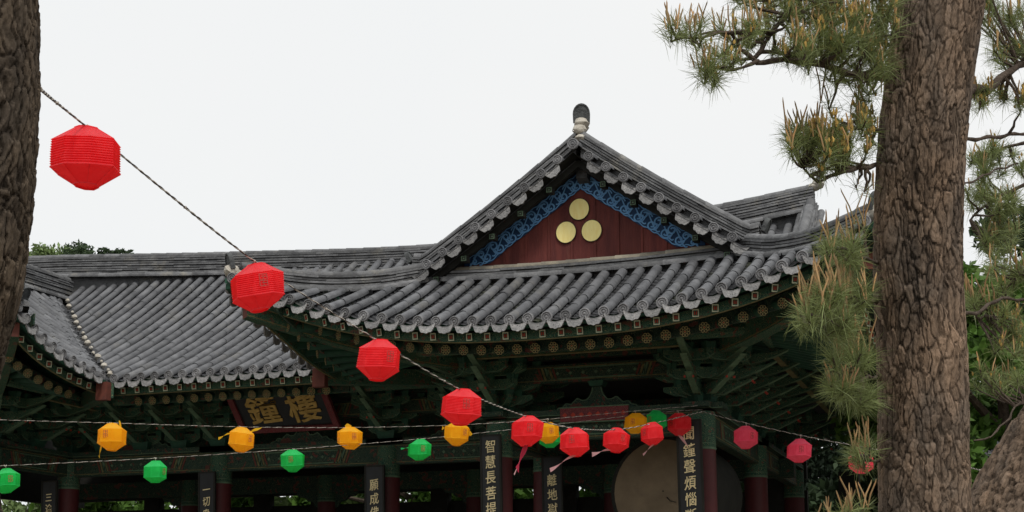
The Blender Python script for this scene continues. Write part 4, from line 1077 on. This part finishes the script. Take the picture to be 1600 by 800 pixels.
def bark_trunk(name, path, radii, parent, m, nu=300, dz=.009, cell=(.036, .085), amp=.011, seed=1, vis=None):
    """trunk surface with real raised bark plates; path world points bottom to top"""
    P = smooth_path(path, .05); n = len(P); s = np.zeros(n)
    for i in range(1, n): s[i] = s[i-1]+(P[i]-P[i-1]).length
    # fine rows where bark is seen close, coarse elsewhere
    rows = []; d = 0
    while d < s[-1]:
        rows.append(d); z = np.interp(d, s, [p.z for p in P]); d += dz if (vis is None or vis[0] < z < vis[1]) else .08
    rows.append(s[-1]); rows = np.array(rows)
    PX = np.array([[p.x, p.y, p.z] for p in P]); C = np.stack([np.interp(rows, s, PX[:, k]) for k in range(3)], 1)
    rr = np.interp(rows, np.linspace(0, s[-1], len(radii)), radii)
    th = np.linspace(0, 2*np.pi, nu, endpoint=False); TT, SS = np.meshgrid(th, rows)
    Rm = float(np.mean(radii)); per = max(8, int(2*np.pi*Rm/cell[0]))
    def vn(u, v, pu, sd):      # smooth value noise, periodic round the trunk
        G = np.random.RandomState(sd).rand(pu, 4096); a = np.floor(u).astype(int); b = np.floor(v).astype(int); fu = u-a; fv = v-b
        fu = fu*fu*(3-2*fu); fv = fv*fv*(3-2*fv); a0 = a % pu; a1 = (a+1) % pu; b0 = b % 4096; b1 = (b+1) % 4096
        return (G[a0, b0]*(1-fu)+G[a1, b0]*fu)*(1-fv)+(G[a0, b1]*(1-fu)+G[a1, b1]*fu)*fv
    def fb(k, vs_, sd, oc=4):
        o_ = 0; am = 1.
        for q in range(oc): o_ = o_+am*(vn(TT/(2*np.pi)*k*2**q, SS*vs_*2**q+7, k*2**q, sd+q)-.5); am *= .55
        return o_
    wu = 1.0*fb(per//2, 8, seed+31); wv = 1.3*fb(per//2, 8, seed+41)
    U = TT/(2*np.pi)*per+wu; V = SS/cell[1]+wv+3
    f1, f2, cid, du, dv = worley(U, V, per, seed); e = np.clip((f2-f1)/.16, 0, 1); ew = np.clip((f2-f1)/.26, 0, 1)
    U2 = TT/(2*np.pi)*per*2+wu*2.2; V2 = SS/cell[1]*1.7+wv*2.0
    g1, g2, cid2, du2, dv2 = worley(U2, V2, per*2, seed+5); e2 = np.clip((g2-g1)/.10, 0, 1); ew2 = np.clip((g2-g1)/.2, 0, 1)
    nz = 2*fb(per*3, 40, seed+51, 3); zone = fb(4, 1.2, seed+61, 3)
    H = amp*(e**.6*(.62+.5*cid)-.30*dv*e+.30*e2*(.2+cid2)*e-.12*dv2*e2+.10*nz-.35)
    big = .02*Rm*np.sin(TT*3+SS*1.3+seed)+.02*Rm*np.sin(TT*5-SS*2.1)
    RR = rr[:, None]+H+big
    T = np.gradient(C, axis=0); T /= np.linalg.norm(T, axis=1)[:, None]
    X = np.cross(T, np.array([0, 1, 0.])); X /= np.linalg.norm(X, axis=1)[:, None]; Y = np.cross(T, X)
    Vx = C[:, None, :]+RR[..., None]*(np.cos(TT)[..., None]*X[:, None, :]+np.sin(TT)[..., None]*Y[:, None, :])
    nr = len(rows); idx = np.arange(nr*nu).reshape(nr, nu)
    a = idx[:-1]; b = np.roll(a, -1, 1); c = np.roll(idx[1:], -1, 1); d_ = idx[1:]
    Fq = np.stack([a, b, c, d_], -1).reshape(-1, 4); tint = np.clip((.36+.64*ew)*(.30+.42*cid+.34*cid2*ew2+.16*ew2-.12)+.12*nz+.28*zone, 0, 1)[:-1].reshape(-1)
    o = npobj(name, Vx.reshape(-1, 3), Fq, m, None, tint, True); part(o, parent); return o

class Pine:
    def __init__(s, root): s.root = root; s.nv = []; s.nt = []; s.c = MB(); s.k = MB(); s.b = MB(); s.br = []
    def needles(s, p, d, n, ln, spread=1.15, back=.07, w=.0018):
        p = np.array(p); d = np.array(d); d = d/np.linalg.norm(d)
        rs = np.random.RandomState(rnd.randint(0, 10**6)); n = int(n*rnd.uniform(.55, .95)); ln = ln*rnd.uniform(.85, 1.15); off = rs.rand(n)**1.3*back
        r = rs.randn(n, 3); r /= np.linalg.norm(r, axis=1)[:, None]
        r = r-(r@d)[:, None]*d; r /= np.linalg.norm(r, axis=1)[:, None]
        an = spread*(.25+.75*rs.rand(n)); D = d*np.cos(an)[:, None]+r*np.sin(an)[:, None]
        L = ln*(.7+.5*rs.rand(n)); st = p-d*off[:, None]
        q1 = st+D*(L*.5)[:, None]; D2 = D+np.array([0, 0, -.35])*(.3+rs.rand(n))[:, None]; D2 /= np.linalg.norm(D2, axis=1)[:, None]; q2 = q1+D2*(L*.5)[:, None]
        sd = np.cross(D, rs.randn(n, 3)); sd /= np.linalg.norm(sd, axis=1)[:, None]; sd *= w/2
        s.nv.append(np.stack([st-sd, st+sd, q1+sd, q1-sd, q2+sd*.25, q2-sd*.25], 1)); s.nt.append(rs.rand(n)*.6+rs.rand()*.4)
    def candle(s, p, ln, lean, r=.0045):
        p = Vector(p); d = Vector((rnd.uniform(-lean, lean), rnd.uniform(-lean, lean), 1)).normalized(); b = Vector((rnd.uniform(-.2, .2), rnd.uniform(-.2, .2), 0))*ln
        s.c.tube([p, p+d*ln*.5+b*.3, p+d*ln*.9+b, p+d*ln+b*1.05], [r*.62, r*.82, r*.66, r*.2], 6, 0, rnd.random())
    def cones(s, p, n):
        for _ in range(n):
            q = Vector(p)+Vector((rnd.gauss(0, .009), rnd.gauss(0, .009), rnd.uniform(-.02, .05))); l = rnd.uniform(.015, .03)
            s.k.tube([q, q+Vector((0, 0, l*.5)), q+Vector((rnd.uniform(-.004, .004), 0, l))], [.003, .0058, .002], 5, 0, rnd.random())
    def shoot(s, p, branches, n=80, ln=.10, nc=3, cl=.10, cone=0, updir=None, w=.0018, r=.0045):
        p = Vector(p)
        near = min((q for B in branches for q in B), key=lambda q: (q-p).length+abs(q.z-p.z)*.3) if branches else p-Vector((0, 0, .1))
        d = (p-near); L = d.length
        base = d.normalized() if L > .02 else Vector((0, 0, 1))
        up = (base*.55+Vector((rnd.uniform(-.3, .3), rnd.uniform(-.3, .3), .7))).normalized() if updir is None else Vector(updir).normalized()
        mid_ = near.lerp(p, .55)-Vector((0, 0, .12*L)); s.b.tube([near, near.lerp(mid_, .6)+Vector((rnd.uniform(-.01, .01), 0, 0)), mid_, p-up*.04, p], [.008, .0065, .005, .004, .0035], 5)
        s.needles(p, up, n, ln, w=w); s.needles(p-up*.03, -up*.2+Vector((rnd.uniform(-.7, .7), rnd.uniform(-.7, .7), -.1)), n//3, ln*1.05, 1.3, w=w)
        for _ in range(nc): s.candle(p+Vector((rnd.gauss(0, .014), rnd.gauss(0, .014), rnd.uniform(-.01, .01))), cl*rnd.uniform(.6, 1.45), .2, r)
        if cone: s.cones(p, cone)
    def branch(s, pts, r0, r1):
        P = smooth_path(pts, .04); N = len(P)
        P = [p+Vector((math.sin(i*1.9)*.004, 0, math.cos(i*1.3)*.005)) for i, p in enumerate(P)]
        mb = MB(); mb.tube(P, [r0+(r1-r0)*i/(N-1)+.0015*math.sin(i*2.3) for i in range(N)], 9); part(mb.obj('branch', [M['barkb']], None, 60), s.root); s.br.append(P); return P
    def finish(s, nm='needle'):
        V = np.concatenate(s.nv).reshape(-1, 3); n = len(V)//6; b = (np.arange(n)*6)[:, None]
        Fq = np.concatenate([b+np.array([0, 1, 2, 3]), b+np.array([3, 2, 4, 5])], 1).reshape(-1, 4); t = np.repeat(np.concatenate(s.nt), 2)
        o = npobj('needles', V, Fq, M[nm], None, t); part(o, s.root)
        for mb, nn, m in ((s.c, 'new_shoots', 'candle'), (s.k, 'pollen_cones', 'cone'), (s.b, 'twigs', 'barkb')):
            if mb.v: part(mb.obj(nn, [M[m]], None, 60), s.root)

# right pine (nearest trunk)
rp = thing('pine_tree', 'red-brown pine with the wide flaking trunk and branches reaching left over the roof', 'tree', tuple(at(1446, 950, 6.0)[:2])+(0,), 'pines around the pavilion')
base = Vector(rp.location)
tp = [base+Vector((.02, 0, -.05)), base+Vector((0, 0, .8)), at(1446, 800, 6.0), at(1443, 600, 6.0), at(1435, 400, 6.0), at(1443, 200, 6.0), at(1470, 0, 6.0), at(1505, -170, 6.05), at(1560, -420, 6.1), at(1640, -800, 6.3)]
bark_trunk('trunk', tp, [.24, .20, .183, .180, .174, .173, .172, .17, .15, .13], rp, M['bark'], nu=420, dz=.007, cell=(.031, .085), amp=.008, seed=3, vis=(1.9, 4.7))
pn = Pine(rp)
Zb = 5.85
B = []
B.append(pn.branch([at(1440, 165, 6.08), at(1385, 122, 6.02), at(1340, 118, 5.7), at(1290, 103, 5.6), at(1240, 95, 5.55), at(1180, 97, 5.5)], .022, .010))
B.append(pn.branch([at(1180, 97, 5.5), at(1160, 78, 5.48), at(1145, 54, 5.45), at(1120, 53, 5.42), at(1090, 58, 5.4), at(1066, 60, 5.4)], .009, .004))
B.append(pn.branch([at(1185, 97, 5.5), at(1160, 104, 5.45), at(1135, 110, 5.42), at(1115, 108, 5.4)], .008, .004))
B.append(pn.branch([at(1290, 103, 5.6), at(1250, 88, 5.75), at(1200, 80, 5.85), at(1180, 90, 5.85)], .012, .008))
B.append(pn.branch([at(1180, 92, 5.6), at(1210, 45, 5.6), at(1235, 15, 5.6), at(1250, -20, 5.6)], .009, .005))
B.append(pn.branch([at(1380, 120, 5.8), at(1350, 60, 5.8), at(1320, 20, 5.75), at(1300, -30, 5.7)], .010, .006))
B.append(pn.branch([at(1420, 75, 6.08), at(1380, 66, 6.02), at(1350, 50, 5.9)], .010, .004))
B.append(pn.branch([at(1430, 235, 6.08), at(1370, 258, 6.02), at(1330, 265, 5.8), at(1300, 276, 5.75), at(1275, 282, 5.7), at(1255, 262, 5.7)], .012, .005))
B.append(pn.branch([at(1430, 250, 6.08), at(1380, 210, 6.02), at(1340, 190, 5.85), at(1310, 195, 5.8)], .010, .004))
def scatter(tree, BR, lst, w=.0018):
    for (cx, cy, rx, ry, n, Z, nd, ln, nc, cl, cone, rr) in lst:
        for _ in range(n):
            a = rnd.uniform(0, 2*math.pi); q = math.sqrt(rnd.random()); p = at(cx+rx*q*math.cos(a), cy+ry*q*math.sin(a), Z+rnd.uniform(-.25, .25))
            k = nc if rnd.random() < .8 else 0
            tree.shoot(p, BR, nd, ln, k, cl, cone if rnd.random() < .7 else 0, w=w, r=rr)
scatter(pn, B, [
    (1060, 42, 16, 12, 4, 5.4, 60, .085, 3, .075, 0, .004), (1105, 50, 30, 14, 6, 5.42, 60, .085, 3, .07, 0, .004), (1112, 108, 16, 14, 6, 5.42, 85, .095, 3, .09, 2, .004),
    (1135, 78, 26, 20, 7, 5.45, 60, .075, 2, .065, 3, .004), (1170, 50, 32, 26, 10, 5.5, 60, .075, 3, .075, 4, .004), (1215, 20, 42, 26, 12, 5.6, 60, .08, 3, .08, 6, .0042),
    (1190, -20, 60, 20, 10, 5.6, 60, .08, 3, .08, 6, .0042), (1240, 66, 34, 22, 12, 5.6, 80, .085, 3, .075, 5, .004), (1300, 20, 40, 40, 20, 5.75, 85, .09, 3, .09, 8, .0045),
    (1310, 78, 56, 24, 20, 5.7, 95, .095, 2, .07, 4, .004), (1365, 30, 34, 45, 18, 5.85, 85, .095, 3, .08, 8, .0045), (1370, 92, 26, 22, 9, 5.9, 85, .10, 2, .07, 3, .004), (1320, -40, 80, 20, 14, 5.8, 70, .09, 2, .08, 4, .0045),
    (1325, 118, 40, 6, 6, 5.75, 60, .10, 0, .06, 0, .004), (1355, 150, 18, 20, 4, 5.85, 50, .11, 2, .08, 1, .004),
    (1245, 228, 14, 26, 7, 5.7, 75, .09, 4, .11, 2, .0042), (1275, 225, 24, 26, 11, 5.75, 85, .09, 3, .09, 8, .0045), (1315, 215, 26, 26, 12, 5.8, 70, .085, 3, .075, 12, .0045), (1350, 205, 18, 32, 9, 5.85, 60, .085, 2, .07, 12, .0045),
    (1300, 255, 42, 14, 9, 5.75, 55, .085, 1, .06, 5, .004), (1290, 165, 16, 10, 2, 5.75, 30, .08, 3, .13, 0, .0042), (1350, 290, 18, 10, 3, 5.8, 22, .08, 1, .09, 0, .004)])
# lower boughs
B2 = [pn.branch([at(1440, 480, 6.08), at(1370, 470, 6.02), at(1320, 470, 5.6), at(1280, 478, 5.5), at(1250, 490, 5.45)], .013, .004),
      pn.branch([at(1440, 600, 6.08), at(1375, 590, 6.02), at(1335, 590, 5.65), at(1300, 580, 5.6)], .010, .004),
      pn.branch([at(1440, 430, 6.08), at(1380, 412, 6.02), at(1330, 398, 5.7), at(1300, 388, 5.65)], .010, .004),
      pn.branch([at(1440, 730, 6.08), at(1375, 722, 6.02), at(1345, 712, 5.75)], .007, .003),
      pn.branch([at(1440, 840, 6.08), at(1370, 822, 6.02), at(1310, 815, 5.7), at(1280, 830, 5.7)], .009, .004)]
scatter(pn, B2, [
    (1292, 388, 14, 10, 4, 5.65, 80, .085, 3, .11, 0, .0045), (1325, 382, 22, 12, 5, 5.7, 80, .085, 3, .11, 0, .0042), (1315, 402, 36, 10, 7, 5.7, 80, .09, 1, .06, 0, .004), (1335, 345, 20, 15, 3, 5.75, 18, .07, 2, .12, 0, .0035),
    (1256, 495, 12, 12, 5, 5.45, 110, .095, 3, .12, 0, .0048), (1292, 468, 22, 14, 9, 5.5, 120, .095, 3, .13, 0, .0048), (1335, 462, 22, 14, 8, 5.65, 110, .095, 3, .12, 0, .0048), (1310, 500, 34, 16, 11, 5.55, 110, .10, 1, .08, 0, .0045),
    (1330, 555, 30, 18, 9, 5.65, 110, .10, 3, .12, 0, .0045), (1320, 605, 24, 14, 9, 5.65, 120, .10, 2, .08, 0, .0045), (1345, 625, 15, 10, 5, 5.7, 110, .095, 0, .08, 0, .0045),
    (1338, 710, 13, 12, 3, 5.75, 100, .085, 3, .10, 0, .0045), (1355, 690, 8, 10, 2, 5.8, 60, .085, 3, .09, 0, .0045),
    (1345, 800, 20, 8, 4, 5.75, 60, .085, 4, .09, 0, .0045), (1300, 815, 20, 8, 3, 5.7, 60, .085, 4, .09, 0, .0045)])
# to the right of the trunk
B3 = [pn.branch([at(1440, 160, 6.0), at(1520, 140, 6.2), at(1545, 140, 6.3), at(1575, 112, 6.4), at(1620, 95, 6.5)], .026, .012),
      pn.branch([at(1440, 225, 6.0), at(1515, 218, 6.3), at(1570, 212, 6.5), at(1630, 204, 6.7)], .010, .007),
      pn.branch([at(1440, 310, 6.0), at(1515, 285, 6.3), at(1550, 268, 6.5), at(1590, 256, 6.7)], .006, .004),
      pn.branch([at(1440, 480, 6.0), at(1520, 490, 6.3), at(1560, 468, 6.5), at(1620, 470, 6.7)], .010, .006)]
scatter(pn, B3, [(1560, 20, 45, 35, 15, 6.6, 80, .10, 2, .09, 3, .0045), (1540, 150, 30, 14, 6, 6.4, 60, .09, 2, .07, 10, .0045), (1585, 155, 24, 12, 6, 6.5, 60, .09, 2, .07, 12, .0045),
    (1570, 85, 34, 20, 8, 6.6, 70, .10, 2, .08, 1, .0045), (1585, 60, 30, 40, 8, 6.6, 60, .10, 2, .08, 1, .0045)])
pn.finish()

# leaning pine at the lower right
lp = thing('pine_tree', 'leaning pine trunk crossing the bottom right corner with green boughs above', 'tree', tuple(at(1500, 1010, 7.6)[:2])+(0,), 'pines around the pavilion')
base = Vector(lp.location)
tp = [base, at(1545, 960, 7.6), at(1600, 800, 7.6), at(1650, 715, 7.6), at(1720, 600, 7.6), at(1790, 420, 7.7), at(1830, 150, 7.8), at(1850, -200, 8)]
bark_trunk('trunk', tp, [.33, .30, .28, .26, .24, .22, .2, .17], lp, M['bark'], nu=300, dz=.011, cell=(.04, .07), amp=.017, seed=11, vis=(1.6, 3.0))
p2 = Pine(lp)
B4 = [p2.branch([at(1790, 420, 7.7), at(1700, 430, 7.6), at(1600, 425, 7.5), at(1560, 470, 7.5), at(1530, 500, 7.5)], .02, .006),
      p2.branch([at(1780, 300, 7.7), at(1700, 270, 7.8), at(1600, 290, 7.9), at(1540, 320, 7.9), at(1515, 345, 7.9)], .02, .006),
      p2.branch([at(1690, 640, 7.6), at(1600, 630, 7.3), at(1575, 655, 7.2), at(1550, 680, 7.15), at(1520, 690, 7.1)], .008, .004),
      p2.branch([at(1800, 200, 7.8), at(1680, 200, 8), at(1560, 235, 8.2), at(1525, 240, 8.2)], .02, .006)]
scatter(p2, B4, [(1560, 250, 45, 30, 16, 8.1, 80, .11, 1, .08, 2, .005), (1530, 300, 22, 30, 9, 8.0, 70, .11, 1, .08, 0, .005), (1580, 330, 35, 30, 12, 7.9, 70, .11, 1, .08, 0, .005), (1560, 375, 45, 14, 10, 7.9, 60, .11, 2, .08, 0, .005),
    (1580, 420, 35, 30, 14, 7.6, 70, .10, 2, .10, 1, .005), (1545, 470, 30, 30, 12, 7.5, 60, .09, 3, .11, 0, .005), (1570, 520, 40, 30, 13, 7.5, 60, .09, 2, .10, 3, .005), (1545, 590, 30, 22, 7, 7.5, 60, .09, 1, .09, 1, .0045), (1590, 580, 20, 40, 8, 7.5, 60, .09, 1, .09, 1, .0045)], .0026)
p2.finish()

# left pine: only the trunk enters the picture
lt = thing('pine_tree', 'dark thick pine trunk cropped by the left edge of the picture', 'tree', tuple(at(-95, 1080, 4.5)[:2])+(0,), 'pines around the pavilion')
base = Vector(lt.location)
tp = [base, at(-115, 900, 4.5), at(-125, 700, 4.5), at(-112, 560, 4.5), at(-78, 440, 4.5), at(-63, 330, 4.5), at(-50, 180, 4.5), at(-50, 0, 4.5), at(-60, -200, 4.5), at(-90, -700, 4.6)]
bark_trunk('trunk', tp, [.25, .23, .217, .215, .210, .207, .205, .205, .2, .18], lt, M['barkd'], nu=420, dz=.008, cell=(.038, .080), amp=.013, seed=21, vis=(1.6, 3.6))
p3 = Pine(lt)
b5 = [p3.branch([at(-60, -500, 4.6), at(-200, -640, 4.7), at(-400, -700, 5.0)], .04, .01)]
scatter(p3, b5, [(-300, -700, 150, 80, 30, 4.8, 60, .11, 1, .08, 0, .004)])
p3.finish('needled')

# ------------------------------------------------------------------ trees behind
def leaf_cloud(name, parent, centers, n, size, m):
    """many small leaf faces spread through clumps"""
    rs = np.random.RandomState(rnd.randint(0, 10**6)); V = []; T = []
    for (c, r) in centers:
        k = n; d = rs.randn(k, 3); d /= np.linalg.norm(d, axis=1)[:, None]; q = rs.rand(k)**.45; p = np.array(c)+d*q[:, None]*np.array(r)
        a = rs.randn(k, 3); a /= np.linalg.norm(a, axis=1)[:, None]; b = np.cross(a, rs.randn(k, 3)); b /= np.linalg.norm(b, axis=1)[:, None]
        s = size*(.6+.8*rs.rand(k))[:, None]; V.append(np.stack([p-a*s, p-b*s*.45, p+a*s, p+b*s*.45], 1)); T.append(np.clip(rs.rand(k)*.7+rs.rand()*.3, 0, 1))
    V = np.concatenate(V).reshape(-1, 3); Fq = np.arange(len(V)).reshape(-1, 4)
    o = npobj(name, V, Fq, m, None, np.concatenate(T)); part(o, parent); return o
def leafy_tree(pos, h, cr, label, m, n=500, k=22, size=.09, crown_lo=.35, bark='barkb'):
    t = thing('leafy_tree', label, 'tree', (pos[0], pos[1], 0), 'trees behind the pavilion')
    mb = MB(); mb.tube([(pos[0], pos[1], 0), (pos[0]+.1, pos[1], h*.4), (pos[0], pos[1], h*.85)], [h*.03, h*.022, h*.008], 8)
    for i in range(6):
        a = i*1.05; z = h*(.35+.08*i); mb.tube([(pos[0], pos[1], z), (pos[0]+math.cos(a)*cr*.4, pos[1]+math.sin(a)*cr*.4, z+h*.08), (pos[0]+math.cos(a)*cr*.8, pos[1]+math.sin(a)*cr*.8, z+h*.12)], [h*.012, h*.008, h*.003], 6)
    part(mb.obj('trunk', [M[bark]]), t)
    cs = []
    for i in range(k):
        a = rnd.uniform(0, 6.28); q = math.sqrt(rnd.random()); z = rnd.uniform(crown_lo, 1)
        w = math.sin(math.pi*min(1, (1-z)/(1-crown_lo)*.75+.2)); c = (pos[0]+math.cos(a)*cr*q*w*.85, pos[1]+math.sin(a)*cr*q*w*.85, h*min(z, .97)); r = cr*rnd.uniform(.18, .34); cs.append((c, (r, r, r*.7)))
    leaf_cloud('crown', t, cs, n, size, m); return t
# far crowns above the left of the ridge
a = at(100, 395, 60); leafy_tree((a.x, a.y), a.z+.45, 2.4, 'pale green treetop just above the left end of the roof ridge', M['leafp'], 230, 46, .11, .72)
a = at(152, 395, 52); leafy_tree((a.x, a.y), a.z+.38, 1.9, 'dark treetop right of the pale one above the roof ridge', M['leafd'], 300, 26, .09, .72)
a = at(136, 395, 54); leafy_tree((a.x, a.y), a.z+.22, 1.2, 'small dark treetop between the pale and the larger dark one', M['leafd'], 240, 14, .09, .75)
# garden trees seen through the back openings
for i, (x, y, h, lb, mm) in enumerate([(-22, 31, 5.2, 'leafy tree behind the leftmost bay of the pavilion', 'leafp'), (-18.5, 30, 4.8, 'leafy tree behind the pavilion between the two left signboards', 'leaf'),
        (-15, 31, 5.2, 'leafy tree behind the pavilion below the name plaque', 'leafp'), (-12, 30, 4.6, 'leafy tree seen through the back right of the middle signboard', 'leaf'), (-8.5, 31, 5.0, 'leafy tree behind the drum bay', 'leaf'), (-4.5, 30, 4.6, 'leafy tree behind the right columns of the pavilion', 'leafd')]):
    leafy_tree((x, y-2.5), h+1.5, 2.7, lb, M[mm], 480, 44, .12, .05)
# right: bright shrub, dark pine and another hall
a = at(1560, 560, 20)
leafy_tree((a.x, a.y), 6.2, 2.2, 'bright green leafy tree seen between the two right trunks', M['leaf'], 700, 34, .09, .15)
a = at(1600, 400, 26)
leafy_tree((a.x+1, a.y), 9.0, 2.6, 'tall dark tree behind the boughs at the right edge', M['leafd'], 650, 40, .10, .3)
for (px, Z, h_, lb) in ((1240, 33, 6.5, 'added dark backdrop tree behind the right columns, nearest to the drum'), (1330, 36, 7.5, 'added dark backdrop tree behind the right eave beside the half hidden pink lantern')):
    a = at(px, 600, Z); leafy_tree((a.x, a.y), h_, 3.4, lb, M['leafvd'], 900, 44, .07, .02)  # added backdrop, leaves darkened to close the bright gap below the right eave
a = at(1440, 600, 30)
leafy_tree((a.x+.5, a.y), 6.0, 3.0, 'dark tree right of the pavilion corner behind the right trunk', M['leafd'], 500, 34, .12, .1)  # plain dark leaf colour
nh = thing('neighbouring_hall', 'dark tiled roof corner of another hall low between the two right trunks', 'building', tuple(at(1560, 660, 24)[:2])+(0,))
c = Vector(nh.location); cz = at(1560, 640, 24).z
mb = MB()
def Pn(s, t): return Vector((c.x-1.6+s, c.y+t, cz-.9+hh(t)+.9*max(0, (1.6-s)/3)*0+.35*max(0, 1-s/1.5)**2))
for i in range(26): col_tiles(mb, lambda t, i=i: Pn(i*.22, t), (1, 0, 0), 0, 2.6, .06)
for i in range(25): pan_strip(mb, lambda t, i=i: Pn(i*.22, t), lambda t, i=i: Pn(i*.22+.22, t), 0, 2.6, .13)
part(mb.obj('roof_slope', [M['tile']], None, 40), nh)
mb = MB(); mb.box((c.x+1.4, c.y+2.4, (cz-1.0)/2), (2.2, 1.6, (cz-1.0)/2)); part(mb.obj('wall', [M['dark']]), nh)
ridge('roof_ridge', nh, [(c.x-1.6, c.y+2.65, cz+.65), (c.x+1, c.y+2.65, cz+.5), (c.x+4, c.y+2.65, cz+.55)], 6, .04)
